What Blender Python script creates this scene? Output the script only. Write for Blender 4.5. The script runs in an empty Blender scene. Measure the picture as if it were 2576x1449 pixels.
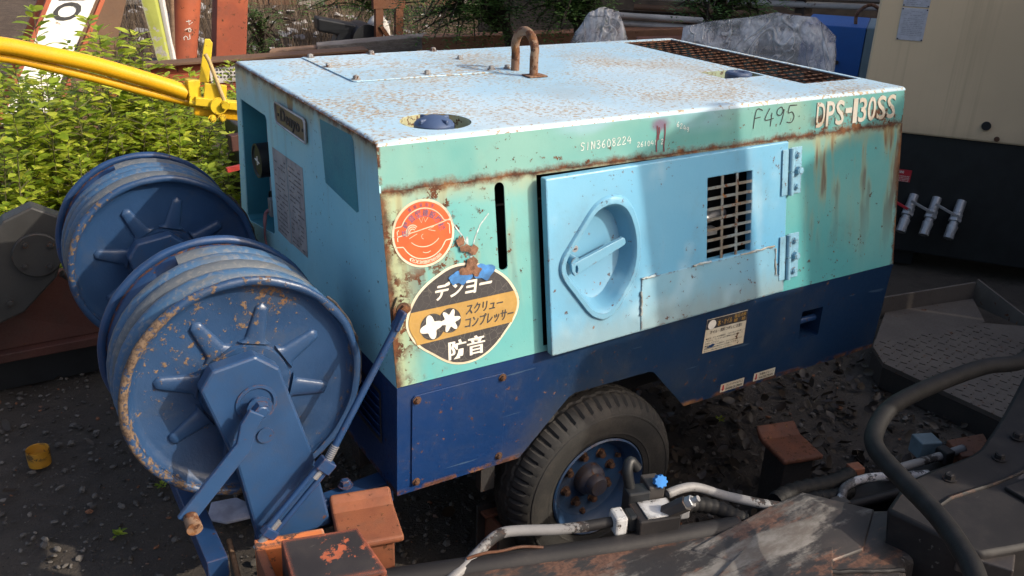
import bpy, bmesh, math, random
import numpy as np
from mathutils import Vector, Matrix, Quaternion, noise as mnoise
R = math.radians
random.seed(7); rng = np.random.default_rng(7)
scene = bpy.context.scene
col = scene.collection

# ------------------------------------------------------------------ camera
cd = bpy.data.cameras.new('camera'); cam = bpy.data.objects.new('camera', cd); col.objects.link(cam)
cd.sensor_width = 36.0; cd.lens = 2254.69 / 2576 * 36.0; cd.clip_start = 0.05; cd.clip_end = 800
yaw, pit, roll = 0.5538, 0.4050, 0.0361
F = Vector((math.sin(yaw)*math.cos(pit), math.cos(yaw)*math.cos(pit), -math.sin(pit)))
RT = Vector((math.cos(yaw), -math.sin(yaw), 0)); UP = RT.cross(F)
CR = math.cos(roll)*RT + math.sin(roll)*UP; CU = -math.sin(roll)*RT + math.cos(roll)*UP
mw = Matrix((CR, CU, -F)).transposed().to_4x4(); mw.translation = Vector((-0.7919, -1.8999, 1.9273))
cam.matrix_world = mw
scene.camera = cam

# ------------------------------------------------------------------ light
SUN_EL = R(32); SUN_AZ = math.atan2(0.66, -0.75)
to_sun = Vector((math.sin(SUN_AZ)*math.cos(SUN_EL), math.cos(SUN_AZ)*math.cos(SUN_EL), math.sin(SUN_EL)))
w = bpy.data.worlds.new('World'); scene.world = w; w.use_nodes = True
wn = w.node_tree.nodes; bg = wn['Background']
sky = wn.new('ShaderNodeTexSky'); sky.sky_type = 'NISHITA'; sky.sun_disc = False
sky.sun_elevation = SUN_EL; sky.sun_rotation = SUN_AZ; sky.air_density = 0.9; sky.dust_density = 5.0; sky.ozone_density = 0.4
w.node_tree.links.new(sky.outputs[0], bg.inputs[0]); bg.inputs[1].default_value = 0.15
sl = bpy.data.lights.new('sun', 'SUN'); sl.energy = 2.65; sl.angle = R(0.53); sl.color = (1.0, 0.91, 0.77)
sun = bpy.data.objects.new('sun', sl); col.objects.link(sun)
sun.rotation_mode = 'QUATERNION'; sun.rotation_quaternion = to_sun.to_track_quat('Z', 'Y'); sun.location = (6, -8, 9)
vs = scene.view_settings; vs.view_transform = 'Standard'; vs.look = 'None'; vs.exposure = 0.64; vs.gamma = 1.0
vs.use_curve_mapping = False
scene.cycles.max_bounces = 6; scene.cycles.transparent_max_bounces = 12
scene.cycles.use_denoising = True

# ------------------------------------------------------------------ node helper
class T:
    def __init__(s, name):
        s.m = bpy.data.materials.new(name); s.m.use_nodes = True
        s.t = s.m.node_tree; s.b = s.t.nodes['Principled BSDF']; s.o = s.t.nodes['Material Output']
        s._p = None
    def node(s, kind, **kw):
        n = s.t.nodes.new('ShaderNode' + kind)
        for k, v in kw.items(): setattr(n, k, v)
        return n
    def put(s, sock, v):
        if hasattr(v, 'is_linked'): s.t.links.new(v, sock)
        elif isinstance(v, (tuple, list)):
            v = tuple(v)
            sock.default_value = v + (1,) if (len(v) == 3 and len(sock.default_value) == 4) else v
        else: sock.default_value = v
    def pos(s):
        if s._p is None: s._p = s.node('NewGeometry')
        return s._p.outputs['Position']
    def obj(s): return s.node('TexCoord').outputs['Object']
    def island(s): s.pos(); return s._p.outputs['Random Per Island']
    def xyz(s, v=None):
        n = s.node('SeparateXYZ'); s.put(n.inputs[0], v if v is not None else s.pos()); return n.outputs
    def math(s, op, a, b=0.0, clamp=False):
        n = s.node('Math', operation=op, use_clamp=clamp); s.put(n.inputs[0], a); s.put(n.inputs[1], b); return n.outputs[0]
    def add(s, a, b): return s.math('ADD', a, b)
    def mul(s, a, b): return s.math('MULTIPLY', a, b)
    def inv(s, a): return s.math('SUBTRACT', 1.0, a, True)
    def mx(s, a, b): return s.math('MAXIMUM', a, b)
    def step(s, v, lo, hi):
        n = s.node('MapRange', interpolation_type='SMOOTHSTEP')
        s.put(n.inputs['Value'], v); n.inputs['From Min'].default_value = lo; n.inputs['From Max'].default_value = hi
        return n.outputs['Result']
    def noise(s, scale, detail=4, rough=0.6, st=None, vec=None, dist=0.0):
        v = vec if vec is not None else s.pos()
        if st:
            m = s.node('VectorMath', operation='MULTIPLY'); s.put(m.inputs[0], v); m.inputs[1].default_value = st; v = m.outputs[0]
        n = s.node('TexNoise'); s.put(n.inputs['Vector'], v)
        n.inputs['Scale'].default_value = scale; n.inputs['Detail'].default_value = detail; n.inputs['Roughness'].default_value = rough
        n.inputs['Distortion'].default_value = dist
        return n.outputs['Fac']
    def vor(s, scale, vec=None, feature='F1'):
        n = s.node('TexVoronoi', feature=feature); s.put(n.inputs['Vector'], vec if vec is not None else s.pos())
        n.inputs['Scale'].default_value = scale; return n.outputs['Distance']
    def mix(s, f, a, b):
        n = s.node('Mix', data_type='RGBA'); s.put(n.inputs[0], f); s.put(n.inputs[6], a); s.put(n.inputs[7], b); return n.outputs[2]
    def mixf(s, f, a, b):
        n = s.node('Mix', data_type='FLOAT'); s.put(n.inputs[0], f); s.put(n.inputs[2], a); s.put(n.inputs[3], b); return n.outputs[0]
    def edge(s, radius=0.008, lo=0.02, hi=0.2):
        bv = s.node('Bevel', samples=4); bv.inputs[0].default_value = radius; s.pos()
        d = s.node('VectorMath', operation='DOT_PRODUCT'); s.put(d.inputs[0], bv.outputs[0]); s.put(d.inputs[1], s._p.outputs['Normal'])
        return s.step(s.inv(d.outputs['Value']), lo, hi)
    def bump(s, h, strength=0.3, dist=0.01):
        n = s.node('Bump'); s.put(n.inputs['Height'], h); n.inputs['Strength'].default_value = strength; n.inputs['Distance'].default_value = dist
        s.put(s.b.inputs['Normal'], n.outputs[0])
    def done(s, c, rough=0.5, metal=0.0, spec=0.5):
        s.put(s.b.inputs['Base Color'], c); s.put(s.b.inputs['Roughness'], rough); s.put(s.b.inputs['Metallic'], metal)
        s.b.inputs['Specular IOR Level'].default_value = spec
        return s.m

RUST_D = (0.045, 0.018, 0.009); RUST_M = (0.13, 0.045, 0.016); RUST_L = (0.24, 0.105, 0.035)
def rustcol(t, k=1.0):
    n = t.noise(38*k, 6, 0.7); n2 = t.noise(9*k, 4)
    return t.mix(t.step(n2, 0.5, 0.72), t.mix(t.step(n, 0.35, 0.65), RUST_D, RUST_M), RUST_L)

def steel(name, c1, c2=None, rust=0.0, edge=0.5, rough=0.42, scale=1.0, dirt=0.25, metal=0.0, bump=0.25, dirtcol=(0.06, 0.05, 0.04), spec=0.45, er=0.007):
    """weathered painted or bare steel: two-tone paint, rust blotches, worn edges, grime"""
    t = T(name); c2 = c2 or tuple(x*0.7 for x in c1)
    big = t.noise(2.3*scale, 5, 0.6); fine = t.noise(60*scale, 5, 0.7); med = t.noise(14*scale, 7, 0.68)
    c = t.mix(t.step(big, 0.35, 0.68), c1, c2)
    dm = t.mul(t.step(t.noise(5*scale, 7, 0.7), 0.45, 0.75), dirt); c = t.mix(dm, c, dirtcol)
    rm = t.step(med, 0.72 - 0.32*rust, 0.76 - 0.30*rust) if rust > 0 else 0.0
    if edge > 0:
        em = t.mul(t.edge(er), t.step(t.noise(22*scale, 6, 0.7), 0.62 - 0.3*edge, 0.74 - 0.3*edge)); rm = t.mx(rm, em)
    c = t.mix(rm, c, rustcol(t, scale))
    t.bump(t.add(t.mul(fine, 0.35), t.mul(rm, 0.9) if not isinstance(rm, float) else 0.0), bump, 0.004)
    r = t.mixf(rm, t.mixf(t.step(fine, 0.3, 0.7), rough*0.85, rough*1.2), 0.85)
    return t.done(c, r, metal, spec)

def plain(name, c, rough=0.5, metal=0.0, var=0.25, scale=12, bump=0.1, spec=0.5):
    t = T(name); n = t.noise(scale, 5, 0.65)
    cc = t.mix(t.step(n, 0.3, 0.7), tuple(x*(1-var) for x in c), tuple(min(1, x*(1+var)) for x in c))
    if bump: t.bump(t.noise(scale*6, 4, 0.7), bump, 0.003)
    return t.done(cc, rough, metal, spec)

MT = {}
# ---- compressor paint -------------------------------------------------
def body_paint(name, base, fade, rough, kind):
    t = T(name); x, y, z = t.xyz()
    big = t.noise(1.7, 4, 0.55); med = t.noise(13, 8, 0.68); fine = t.noise(75, 5, 0.72)
    c = t.mix(t.step(big, 0.36, 0.66), base, fade)
    if kind in ('skirt', 'side'):
        c = t.mix(t.mul(t.step(t.noise(4.2, 3, 0.5, (1, 1, 0.6)), 0.54, 0.78), 0.5), c, (0.36, 0.43, 0.30))      # chalky yellowed paint
    if kind == 'skirt':     # blue overspray smear in the middle, purple blot
        sm = t.mul(t.step(t.noise(3.5, 3, 0.5, (0.7, 1, 2.0)), 0.40, 0.60), t.mul(t.step(x, 0.45, 0.6), t.inv(t.step(x, 0.95, 1.25))))
        sm = t.mul(sm, t.step(z, 1.33, 1.385)); c = t.mix(t.mul(sm, 0.9), c, (0.30, 0.46, 0.60))
        dx = t.math('ABSOLUTE', t.add(x, -0.846)); dz = t.math('ABSOLUTE', t.add(z, -1.375))
        d = t.math('SQRT', t.add(t.mul(dx, dx), t.mul(t.mul(dz, dz), 3.0)))
        c = t.mix(t.mul(t.inv(t.step(t.add(d, t.mul(t.noise(40, 4), 0.02)), 0.022, 0.055)), 0.8), c, (0.16, 0.07, 0.15))
    if kind == 'end':
        c = t.mix(t.mul(t.step(z, 1.15, 1.40), 0.35), c, (0.30, 0.50, 0.55))
        dy = t.add(y, -0.63); d = t.math('SQRT', t.add(t.mul(dy, dy), t.mul(t.mul(t.add(z, -1.385), t.add(z, -1.385)), 0.6)))
        c = t.mix(t.mul(t.inv(t.step(d, 0.022, 0.034)), 0.85), c, (0.13, 0.05, 0.03))
    if kind == 'door':
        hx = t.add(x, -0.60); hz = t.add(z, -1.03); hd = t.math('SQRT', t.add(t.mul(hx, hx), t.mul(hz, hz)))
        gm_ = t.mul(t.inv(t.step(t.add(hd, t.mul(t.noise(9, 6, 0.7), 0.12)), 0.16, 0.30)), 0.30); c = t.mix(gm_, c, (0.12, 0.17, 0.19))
        lowg = t.mul(t.inv(t.step(t.add(z, t.mul(t.noise(12, 6, 0.7, (1, 1, 0.4)), -0.12)), 0.76, 0.86)), 0.55); c = t.mix(lowg, c, (0.24, 0.26, 0.22))
    if kind == 'low':
        hx = t.add(x, -0.66); hz = t.add(z, -0.30); hd = t.math('SQRT', t.add(t.mul(hx, hx), t.mul(hz, hz)))
        mud = t.mul(t.inv(t.step(t.add(hd, t.mul(t.noise(14, 8, 0.75), 0.30)), 0.42, 0.62)), 0.55); c = t.mix(mud, c, (0.075, 0.066, 0.056))
    if kind == 'roof':
        wsh = t.step(t.noise(2.6, 6, 0.62), 0.5, 0.68); c = t.mix(t.mul(wsh, 0.35), c, (0.36, 0.33, 0.28))
    # grime
    c = t.mix(t.mul(t.step(t.noise(6, 8, 0.72), 0.5, 0.8), 0.22), c, (0.12, 0.10, 0.07))
    chip = t.step(t.add(t.noise(48, 6, 0.7), t.mul(t.add(t.noise(4, 3), -0.5), 0.22)), 0.645, 0.665)
    rm = 0.0; st = None
    if kind == 'roof':
        fl = t.noise(95, 3, 0.6, (0.7, 1.0, 1.0)); dens = t.noise(3.4, 5, 0.65)
        fleck = t.step(t.add(fl, t.mul(t.add(dens, -0.5), 0.52)), 0.555, 0.585)
        c = t.mix(t.mul(fleck, 0.85), c, t.mix(t.step(fine, 0.45, 0.6), (0.40, 0.27, 0.11), (0.20, 0.12, 0.06)))
        sp = t.step(t.noise(150, 3, 0.7), 0.66, 0.70); c = t.mix(t.mul(sp, 0.6), c, (0.16, 0.14, 0.12))
        ed = t.mx(t.inv(t.step(x, 0.004, 0.014)), t.inv(t.step(y, -0.002, 0.006)))
        rm = t.mul(t.mx(t.inv(t.step(x, -0.002, 0.012)), t.mul(t.edge(0.012), 0.0)), t.step(t.noise(16, 6, 0.7), 0.36, 0.5))
        st = fleck
    if kind == 'skirt':
        lowb = t.inv(t.step(t.add(z, t.mul(t.noise(20, 7, 0.75), 0.055)), 1.316, 1.340))
        rm = t.mx(lowb, t.step(t.add(med, t.mul(t.inv(t.step(z, 1.30, 1.36)), 0.12)), 0.70, 0.73))
        dps = t.mul(t.step(x, 1.42, 1.5), t.step(t.noise(11, 7, 0.75), 0.47, 0.56)); dps = t.mul(dps, t.inv(t.step(z, 1.335, 1.39)))
        rm = t.mx(rm, dps)
        en = t.inv(t.step(t.math('ABSOLUTE', x), 0.004, 0.012)); rm = t.mx(rm, t.mul(en, t.step(med, 0.42, 0.5)))
        en = t.step(x, 1.890, 1.899); rm = t.mx(rm, t.mul(en, t.step(med, 0.45, 0.52)))
    if kind == 'side':
        top = t.step(t.add(z, t.mul(t.noise(24, 7, 0.75), 0.05)), 1.296, 1.318)
        lefte = t.inv(t.step(t.add(x, t.mul(t.noise(26, 7, 0.75), -0.05)), -0.022, 0.004))
        righte = t.step(t.add(x, t.mul(t.noise(26, 7, 0.75), 0.05)), 1.905, 1.925)
        rm = t.mx(t.mx(top, t.mul(lefte, 0.95)), t.mx(righte, t.step(med, 0.73, 0.745)))
        # rust pits that bloom near the sticker corner
        near = t.inv(t.step(x, 0.05, 0.44)); pit = t.step(t.add(t.noise(34, 7, 0.75), t.mul(near, 0.16)), 0.655, 0.685)
        pit = t.mul(pit, t.step(t.noise(5, 3), 0.42, 0.52)); rm = t.mx(rm, pit)
        # rust runs below the roof seam
        run = t.step(t.noise(19, 3, 0.5, (1.0, 1.0, 0.03)), 0.47, 0.66)
        fall = t.step(t.add(z, t.mul(t.noise(6, 2, 0.5, (1, 1, 0.02)), 0.5)), 1.05, 1.50)
        amt = t.mx(t.step(x, 1.42, 1.48), t.mul(t.inv(t.step(x, 0.30, 0.45)), 0.75))
        st = t.mul(t.mul(run, fall), amt)
        c = t.mix(t.mul(st, 0.95), c, t.mix(t.step(run, 0.4, 0.9), (0.36, 0.27, 0.10), (0.15, 0.065, 0.025)))
        halo = t.mul(t.inv(t.step(t.add(x, t.mul(t.noise(9, 4), -0.06)), -0.02, 0.07)), 0.6); c = t.mix(halo, c, (0.42, 0.40, 0.18))
        ht = t.mul(t.step(t.add(z, t.mul(t.noise(11, 4), 0.08)), 1.26, 1.35), 0.6); c = t.mix(ht, c, (0.40, 0.33, 0.15))
    if kind == 'end':
        top = t.step(t.add(z, t.mul(t.noise(20, 7, 0.75), 0.05)), 1.408, 1.432)
        rt = t.inv(t.step(t.add(y, t.mul(t.noise(26, 7, 0.75), -0.06)), -0.10, -0.06))
        rm = t.mx(top, t.step(med, 0.755, 0.77))
        ht = t.mul(t.step(t.add(z, t.mul(t.noise(9, 4, 0.6, (1, 1, 0.25)), 0.16)), 1.40, 1.50), 0.75); c = t.mix(ht, c, (0.38, 0.27, 0.08))
        run = t.mul(t.step(t.noise(14, 3, 0.5, (1, 1, 0.03)), 0.60, 0.75), t.step(z, 0.95, 1.35)); c = t.mix(t.mul(run, 0.25), c, (0.25, 0.2, 0.12))
    if kind == 'door':
        rm = t.mx(t.step(med, 0.735, 0.75), t.mul(t.edge(0.01), t.step(t.noise(30, 6, 0.75), 0.50, 0.60)))
        run = t.mul(t.step(t.noise(10, 3, 0.5, (1, 1, 0.06)), 0.58, 0.75), 0.3); c = t.mix(run, c, (0.30, 0.42, 0.50))
        c = t.mix(t.mul(t.step(t.noise(3.1, 3), 0.55, 0.7), 0.5), c, (0.42, 0.60, 0.68))
    if kind == 'low':
        c = t.mix(t.mul(t.step(x, 0.30, 0.62), 0.7), c, (0.008, 0.026, 0.052))  # right part darker: shade painted into the navy colour
        rm = t.mul(t.mx(t.step(med, 0.75, 0.765), t.mul(t.inv(t.step(z, 0.478, 0.492)), t.step(med, 0.45, 0.52))), 0.9)
        scr = t.step(t.noise(30, 3, 0.5, (0.12, 1, 1.6)), 0.70, 0.72); c = t.mix(t.mul(scr, 0.35), c, (0.10, 0.16, 0.22))
        dust = t.mul(t.step(t.noise(3, 6, 0.7), 0.45, 0.7), 0.22); c = t.mix(dust, c, (0.07, 0.075, 0.075))
    if kind != 'roof': rm = t.mx(rm, t.mul(chip, 0.85)) if not isinstance(rm, float) else chip
    if not isinstance(rm, float): c = t.mix(rm, c, rustcol(t))
    h = t.add(t.mul(fine, 0.3), t.mul(t.noise(3.2, 2, 0.5), 4.5))
    if not isinstance(rm, float): h = t.add(h, t.mul(t.mul(rm, t.noise(90, 3)), 1.6))
    t.bump(h, 0.35, 0.004)
    rr = t.mixf(t.step(fine, 0.3, 0.7), rough*0.85, rough*1.2)
    if not isinstance(rm, float): rr = t.mixf(rm, rr, 0.9)
    return t.done(c, rr, 0.0, 0.45)
MT['roof'] = body_paint('roof paint', (0.33, 0.51, 0.64), (0.50, 0.62, 0.70), 0.46, 'roof')
MT['skirt'] = body_paint('skirt paint', (0.075, 0.29, 0.285), (0.18, 0.375, 0.335), 0.42, 'skirt')
MT['side'] = body_paint('side paint', (0.085, 0.335, 0.345), (0.16, 0.395, 0.375), 0.42, 'side')
MT['end'] = body_paint('end paint', (0.28, 0.61, 0.72), (0.37, 0.68, 0.75), 0.40, 'end')
MT['door'] = body_paint('door paint', (0.12, 0.355, 0.55), (0.17, 0.41, 0.58), 0.40, 'door')
MT['low'] = body_paint('lower paint', (0.007, 0.033, 0.125), (0.006, 0.028, 0.10), 0.38, 'low')
MT['capblue'] = steel('cap blue', (0.05, 0.085, 0.18), (0.04, 0.065, 0.13), 0.15, 0.3, 0.45)
MT['reel'] = steel('reel blue', (0.016, 0.050, 0.138), (0.012, 0.038, 0.105), 0.28, 0.75, 0.36, 3.2, 0.3, er=0.006)
def reel_face():
    t = T('reel blue rusty'); x, y, z = t.xyz(); big = t.noise(3, 4); med = t.noise(55, 6, 0.72); fine = t.noise(110, 4, 0.7); pat = t.noise(9, 5, 0.65)
    c = t.mix(t.step(big, 0.35, 0.66), (0.021, 0.056, 0.135), (0.016, 0.043, 0.105)); c = t.mix(t.mul(t.step(pat, 0.5, 0.72), 0.45), c, (0.062, 0.075, 0.095))
    dx = t.add(x, 0.344); dz = t.add(z, -0.847); rad = t.math('SQRT', t.add(t.mul(dx, dx), t.mul(dz, dz)))
    up = t.mul(t.step(t.add(dz, t.mul(dx, -0.5)), -0.05, 0.20), 0.10); rim = t.mul(t.mul(t.step(rad, 0.255, 0.268), t.inv(t.step(t.add(dx, t.mul(dz, 0.3)), -0.16, 0.02))), 0.19)
    m = t.step(t.add(t.add(med, t.mul(t.add(pat, -0.5), 0.35)), t.add(t.add(up, rim), t.mul(t.step(y, 0.4, 0.6), -0.13))), 0.675, 0.715)
    m = t.mx(m, t.mul(t.edge(0.006), t.step(t.noise(30, 6, 0.7), 0.52, 0.62)))
    rc = t.mix(t.step(fine, 0.38, 0.6), (0.055, 0.034, 0.024), (0.15, 0.10, 0.065)); rc = t.mix(t.mul(t.step(pat, 0.58, 0.68), 0.6), rc, (0.19, 0.085, 0.035))
    c = t.mix(m, c, rc); t.bump(t.add(t.mul(fine, 0.3), t.add(t.mul(m, 0.8), t.mul(pat, 0.8))), 0.5, 0.004)
    return t.done(c, t.mixf(m, t.mixf(t.step(fine, 0.3, 0.7), 0.28, 0.42), 0.85), 0, 0.5)
MT['reelface'] = reel_face()
MT['reelplate'] = steel('reel plate blue', (0.022, 0.062, 0.152), (0.018, 0.052, 0.130), 0.22, 0.5, 0.34, 2.6, 0.3, er=0.005)
MT['rusty'] = steel('rusty steel', (0.13, 0.05, 0.022), (0.07, 0.03, 0.018), 0.5, 0.3, 0.8)
MT['ring'] = steel('ring rust', (0.20, 0.10, 0.06), (0.24, 0.16, 0.10), 0.75, 0.0, 0.75, 2.0)
MT['black'] = plain('black paint', (0.010, 0.011, 0.013), 0.5)
MT['void'] = plain('engine bay black', (0.004, 0.004, 0.005), 0.7)
MT['rubber'] = steel('tyre rubber', (0.026, 0.025, 0.024), (0.036, 0.033, 0.030), 0, 0, 0.75, 2.5, 0.55, 0, 0.3, (0.075, 0.065, 0.055), 0.3)
MT['hoseblk'] = plain('hose rubber', (0.010, 0.0095, 0.010), 0.62, 0, 0.35, 20, 0.2, 0.25)
MT['rim'] = steel('rim blue', (0.016, 0.050, 0.12), (0.014, 0.036, 0.08), 0.3, 0.3, 0.5, 1.5, 0.7)
MT['nut'] = steel('rusty nut', (0.07, 0.035, 0.02), (0.10, 0.05, 0.03), 0.6, 0, 0.8, 4)
MT['alu'] = steel('bare metal', (0.42, 0.42, 0.43), (0.30, 0.30, 0.31), 0.0, 0, 0.45, 2, 0.35, 0.6)
MT['boltblue'] = steel('bolt paint', (0.24, 0.45, 0.58), (0.18, 0.36, 0.48), 0.35, 0.4, 0.45, 4)
MT['boltgrey'] = steel('bolt grey', (0.30, 0.30, 0.30), (0.22, 0.2, 0.18), 0.55, 0.4, 0.5, 4)
def hose_mat():
    t = T('hose weathered'); x, y, z = t.xyz()
    n = t.noise(3.2, 3, 0.5, (1, 5.5, 1)); f = t.noise(70, 5, 0.7)
    c = t.mix(t.step(n, 0.44, 0.56), (0.085, 0.10, 0.118), (0.036, 0.098, 0.195))
    c = t.mix(t.mul(t.step(f, 0.5, 0.62), 0.45), c, (0.19, 0.18, 0.17)); c = t.mix(t.mul(t.step(t.noise(9, 6, 0.7), 0.55, 0.75), 0.4), c, (0.10, 0.09, 0.09))
    t.bump(f, 0.4, 0.003); return t.done(c, 0.62)
MT['airhose'] = hose_mat()
MT['cream'] = steel('sticker cream', (0.68, 0.62, 0.48), (0.58, 0.48, 0.34), 0.28, 0.0, 0.45, 3, 0.3)
MT['orange_s'] = plain('sticker orange', (0.72, 0.085, 0.018), 0.42, 0, 0.12, 30, 0.05)
MT['purple'] = plain('sticker violet', (0.16, 0.075, 0.13), 0.5, 0, 0.3, 60, 0)
def crackle(name, c, amt=0.22):
    t = T(name); d = t.vor(55, feature='DISTANCE_TO_EDGE'); d2 = t.noise(3, 3)
    m = t.mul(t.mul(t.inv(t.step(d, 0.0, 0.035)), t.step(d2, 0.45, 0.6)), amt)
    cc = t.mix(t.step(t.noise(9, 6, 0.7), 0.35, 0.7), c, tuple(v*1.35 for v in c)); cc = t.mix(m, cc, (0.42, 0.38, 0.30))
    return t.done(cc, 0.48)
MT['sblack'] = crackle('sticker black', (0.032, 0.030, 0.033)); MT['sgold'] = crackle('sticker gold', (0.36, 0.215, 0.055), 0.2)
MT['swhite'] = plain('sticker white', (0.70, 0.66, 0.58), 0.5, 0, 0.12, 40, 0)
MT['ink'] = plain('ink', (0.03, 0.028, 0.03), 0.6, 0, 0.3, 60, 0)
MT['chalk'] = plain('chalk white', (0.62, 0.66, 0.63), 0.7, 0, 0.25, 120, 0)
MT['spraydrip'] = plain('spray drip', (0.13, 0.035, 0.05), 0.45, 0, 0.2, 60, 0)
MT['dps'] = steel('raised letter', (0.55, 0.52, 0.46), (0.46, 0.38, 0.28), 0.36, 0.15, 0.6, 2.6, 0.2, er=0.006)
MT['plate_metal'] = steel('name plate', (0.24, 0.20, 0.17), (0.16, 0.13, 0.11), 0.1, 0.2, 0.42, 3, 0.4, 0.7)
MT['paper'] = steel('aged notice', (0.38, 0.36, 0.35), (0.30, 0.28, 0.28), 0.08, 0, 0.7, 5, 0.45)
MT['teal'] = steel('old teal', (0.055, 0.25, 0.30), (0.045, 0.20, 0.27), 0.16, 0, 0.45, 3, 0.12)
MT['patch'] = body_paint('patch paint', (0.17, 0.37, 0.50), (0.25, 0.42, 0.50), 0.44, 'door')
# ---- yard -------------------------------------------------------------
MT['yellow'] = steel('yellow paint', (0.78, 0.42, 0.012), (0.66, 0.34, 0.012), 0.06, 0.45, 0.28, 1.5, 0.15)
MT['yellowlime'] = steel('yellow flat paint', (0.75, 0.52, 0.02), (0.62, 0.42, 0.02), 0.22, 0.6, 0.45, 3, 0.15)
MT['beige'] = steel('generator beige', (0.66, 0.49, 0.31), (0.60, 0.44, 0.27), 0.0, 0, 0.5, 1, 0.12)
def beige_mat():
    t = T('generator beige'); a = t.noise(1.2, 4); s_ = t.noise(22, 4, 0.6, (1, 1, 0.02)); f = t.noise(60, 4)
    c = t.mix(t.step(a, 0.35, 0.65), (0.66, 0.49, 0.31), (0.58, 0.43, 0.27)); c = t.mix(t.mul(t.step(s_, 0.5, 0.7), 0.32), c, (0.36, 0.26, 0.15)); x, y, z = t.xyz()
    c = t.mix(t.mul(t.inv(t.step(t.add(z, t.mul(t.noise(7, 6, 0.7), 0.2)), 0.86, 1.0)), 0.3), c, (0.25, 0.20, 0.14)); t.bump(t.noise(2.5, 2), 0.2, 0.02); return t.done(c, 0.5)
MT['beige'] = beige_mat()
MT['genblk'] = plain('generator black', (0.012, 0.014, 0.015), 0.45)
MT['galv'] = steel('galvanised', (0.40, 0.40, 0.41), (0.33, 0.33, 0.34), 0, 0, 0.4, 6, 0.2, 0.5)
MT['label'] = plain('label silver', (0.42, 0.42, 0.47), 0.5, 0, 0.1, 40, 0)
MT['red'] = plain('warning red', (0.42, 0.02, 0.03), 0.45, 0, 0.1, 30, 0)
MT['orange'] = steel('orange primer', (0.25, 0.085, 0.040), (0.19, 0.062, 0.032), 0.36, 0.85, 0.62, 4.5, 0.55, bump=0.5, dirtcol=(0.16, 0.075, 0.045), er=0.012)
MT['orangebk'] = steel('black over orange', (0.030, 0.026, 0.028), (0.045, 0.034, 0.034), 0.0, 0.9, 0.5, 2.5, 0.2)
def chipped(name, top, under, thr=0.6, sc=6, rough=0.5, under2=None, edgew=1.0):
    t = T(name); n = t.noise(sc, 9, 0.72); e = t.mul(t.edge(0.02, 0.01, 0.25), 0.16*edgew)
    m = t.step(t.add(n, e), thr, thr+0.025); f = t.noise(70, 5, 0.7); b = t.noise(2.5, 4)
    u = t.mix(t.step(b, 0.42, 0.6), under, under2 or under); u = t.mix(t.mul(t.step(f, 0.45, 0.7), 0.4), u, RUST_M)
    c = t.mix(m, t.mix(t.step(b, 0.35, 0.7), top, tuple(v*1.6 for v in top)), u)
    dust = t.mul(t.step(t.noise(5, 8, 0.74), 0.46, 0.74), 0.30); c = t.mix(dust, c, (0.06, 0.050, 0.043))
    scr = t.mul(t.step(t.noise(26, 3, 0.5, (0.25, 1.3, 1)), 0.69, 0.72), 0.5); c = t.mix(scr, c, (0.16, 0.14, 0.13))
    t.bump(t.add(t.mul(f, 0.3), t.mul(m, -0.8)), 0.35, 0.004)
    return t.done(c, t.mixf(m, rough, 0.75), 0.0, 0.35)
MT['blk_orange'] = chipped('black paint chipped to orange', (0.020, 0.018, 0.020), (0.34, 0.085, 0.04), 0.585, 7)
MT['boom'] = chipped('boom paint', (0.022, 0.020, 0.021), (0.46, 0.42, 0.37), 0.605, 3.2, 0.45, (0.17, 0.06, 0.03))
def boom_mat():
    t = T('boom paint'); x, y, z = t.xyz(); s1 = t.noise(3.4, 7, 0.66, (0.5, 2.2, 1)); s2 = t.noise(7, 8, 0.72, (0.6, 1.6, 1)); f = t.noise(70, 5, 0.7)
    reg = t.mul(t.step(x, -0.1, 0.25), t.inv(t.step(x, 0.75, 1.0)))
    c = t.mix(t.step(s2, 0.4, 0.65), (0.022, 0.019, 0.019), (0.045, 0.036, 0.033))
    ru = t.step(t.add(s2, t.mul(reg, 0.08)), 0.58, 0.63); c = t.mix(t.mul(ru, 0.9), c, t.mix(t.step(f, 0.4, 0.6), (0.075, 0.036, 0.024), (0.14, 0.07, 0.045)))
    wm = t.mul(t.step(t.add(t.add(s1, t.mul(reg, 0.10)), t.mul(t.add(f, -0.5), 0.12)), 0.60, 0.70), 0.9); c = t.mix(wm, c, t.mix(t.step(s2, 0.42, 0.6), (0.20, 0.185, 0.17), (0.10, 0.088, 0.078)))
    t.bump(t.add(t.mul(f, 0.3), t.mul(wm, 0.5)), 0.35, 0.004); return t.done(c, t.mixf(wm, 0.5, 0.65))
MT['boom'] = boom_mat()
MT['boomdark'] = chipped('boom dark', (0.009, 0.008, 0.009), (0.10, 0.065, 0.05), 0.69, 4, 0.62, (0.12, 0.05, 0.03))
MT['pipegrey'] = chipped('pipe grey chipped', (0.17, 0.165, 0.165), (0.02, 0.019, 0.02), 0.55, 9, 0.5)
MT['whitebit'] = chipped('valve face', (0.42, 0.42, 0.42), (0.03, 0.03, 0.032), 0.58, 30, 0.4)
MT['knob'] = plain('blue knob', (0.03, 0.19, 0.52), 0.4)
MT['treadplate'] = steel('checker plate', (0.135, 0.112, 0.095), (0.10, 0.083, 0.072), 0.3, 0.3, 0.6, 1.6, 0.4)
MT['capplate'] = steel('rusty orange cap', (0.19, 0.065, 0.032), (0.13, 0.05, 0.03), 0.5, 0.4, 0.7, 5)
MT['darksteel'] = steel('dark steel', (0.035, 0.033, 0.033), (0.05, 0.042, 0.038), 0.25, 0.4, 0.55, 2)
MT['greyarm'] = steel('grey arm', (0.036, 0.036, 0.036), (0.027, 0.026, 0.025), 0.2, 0.4, 0.55, 2)
MT['redplate'] = steel('red oxide plate', (0.085, 0.028, 0.02), (0.06, 0.022, 0.017), 0.2, 0.3, 0.65, 2)
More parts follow.
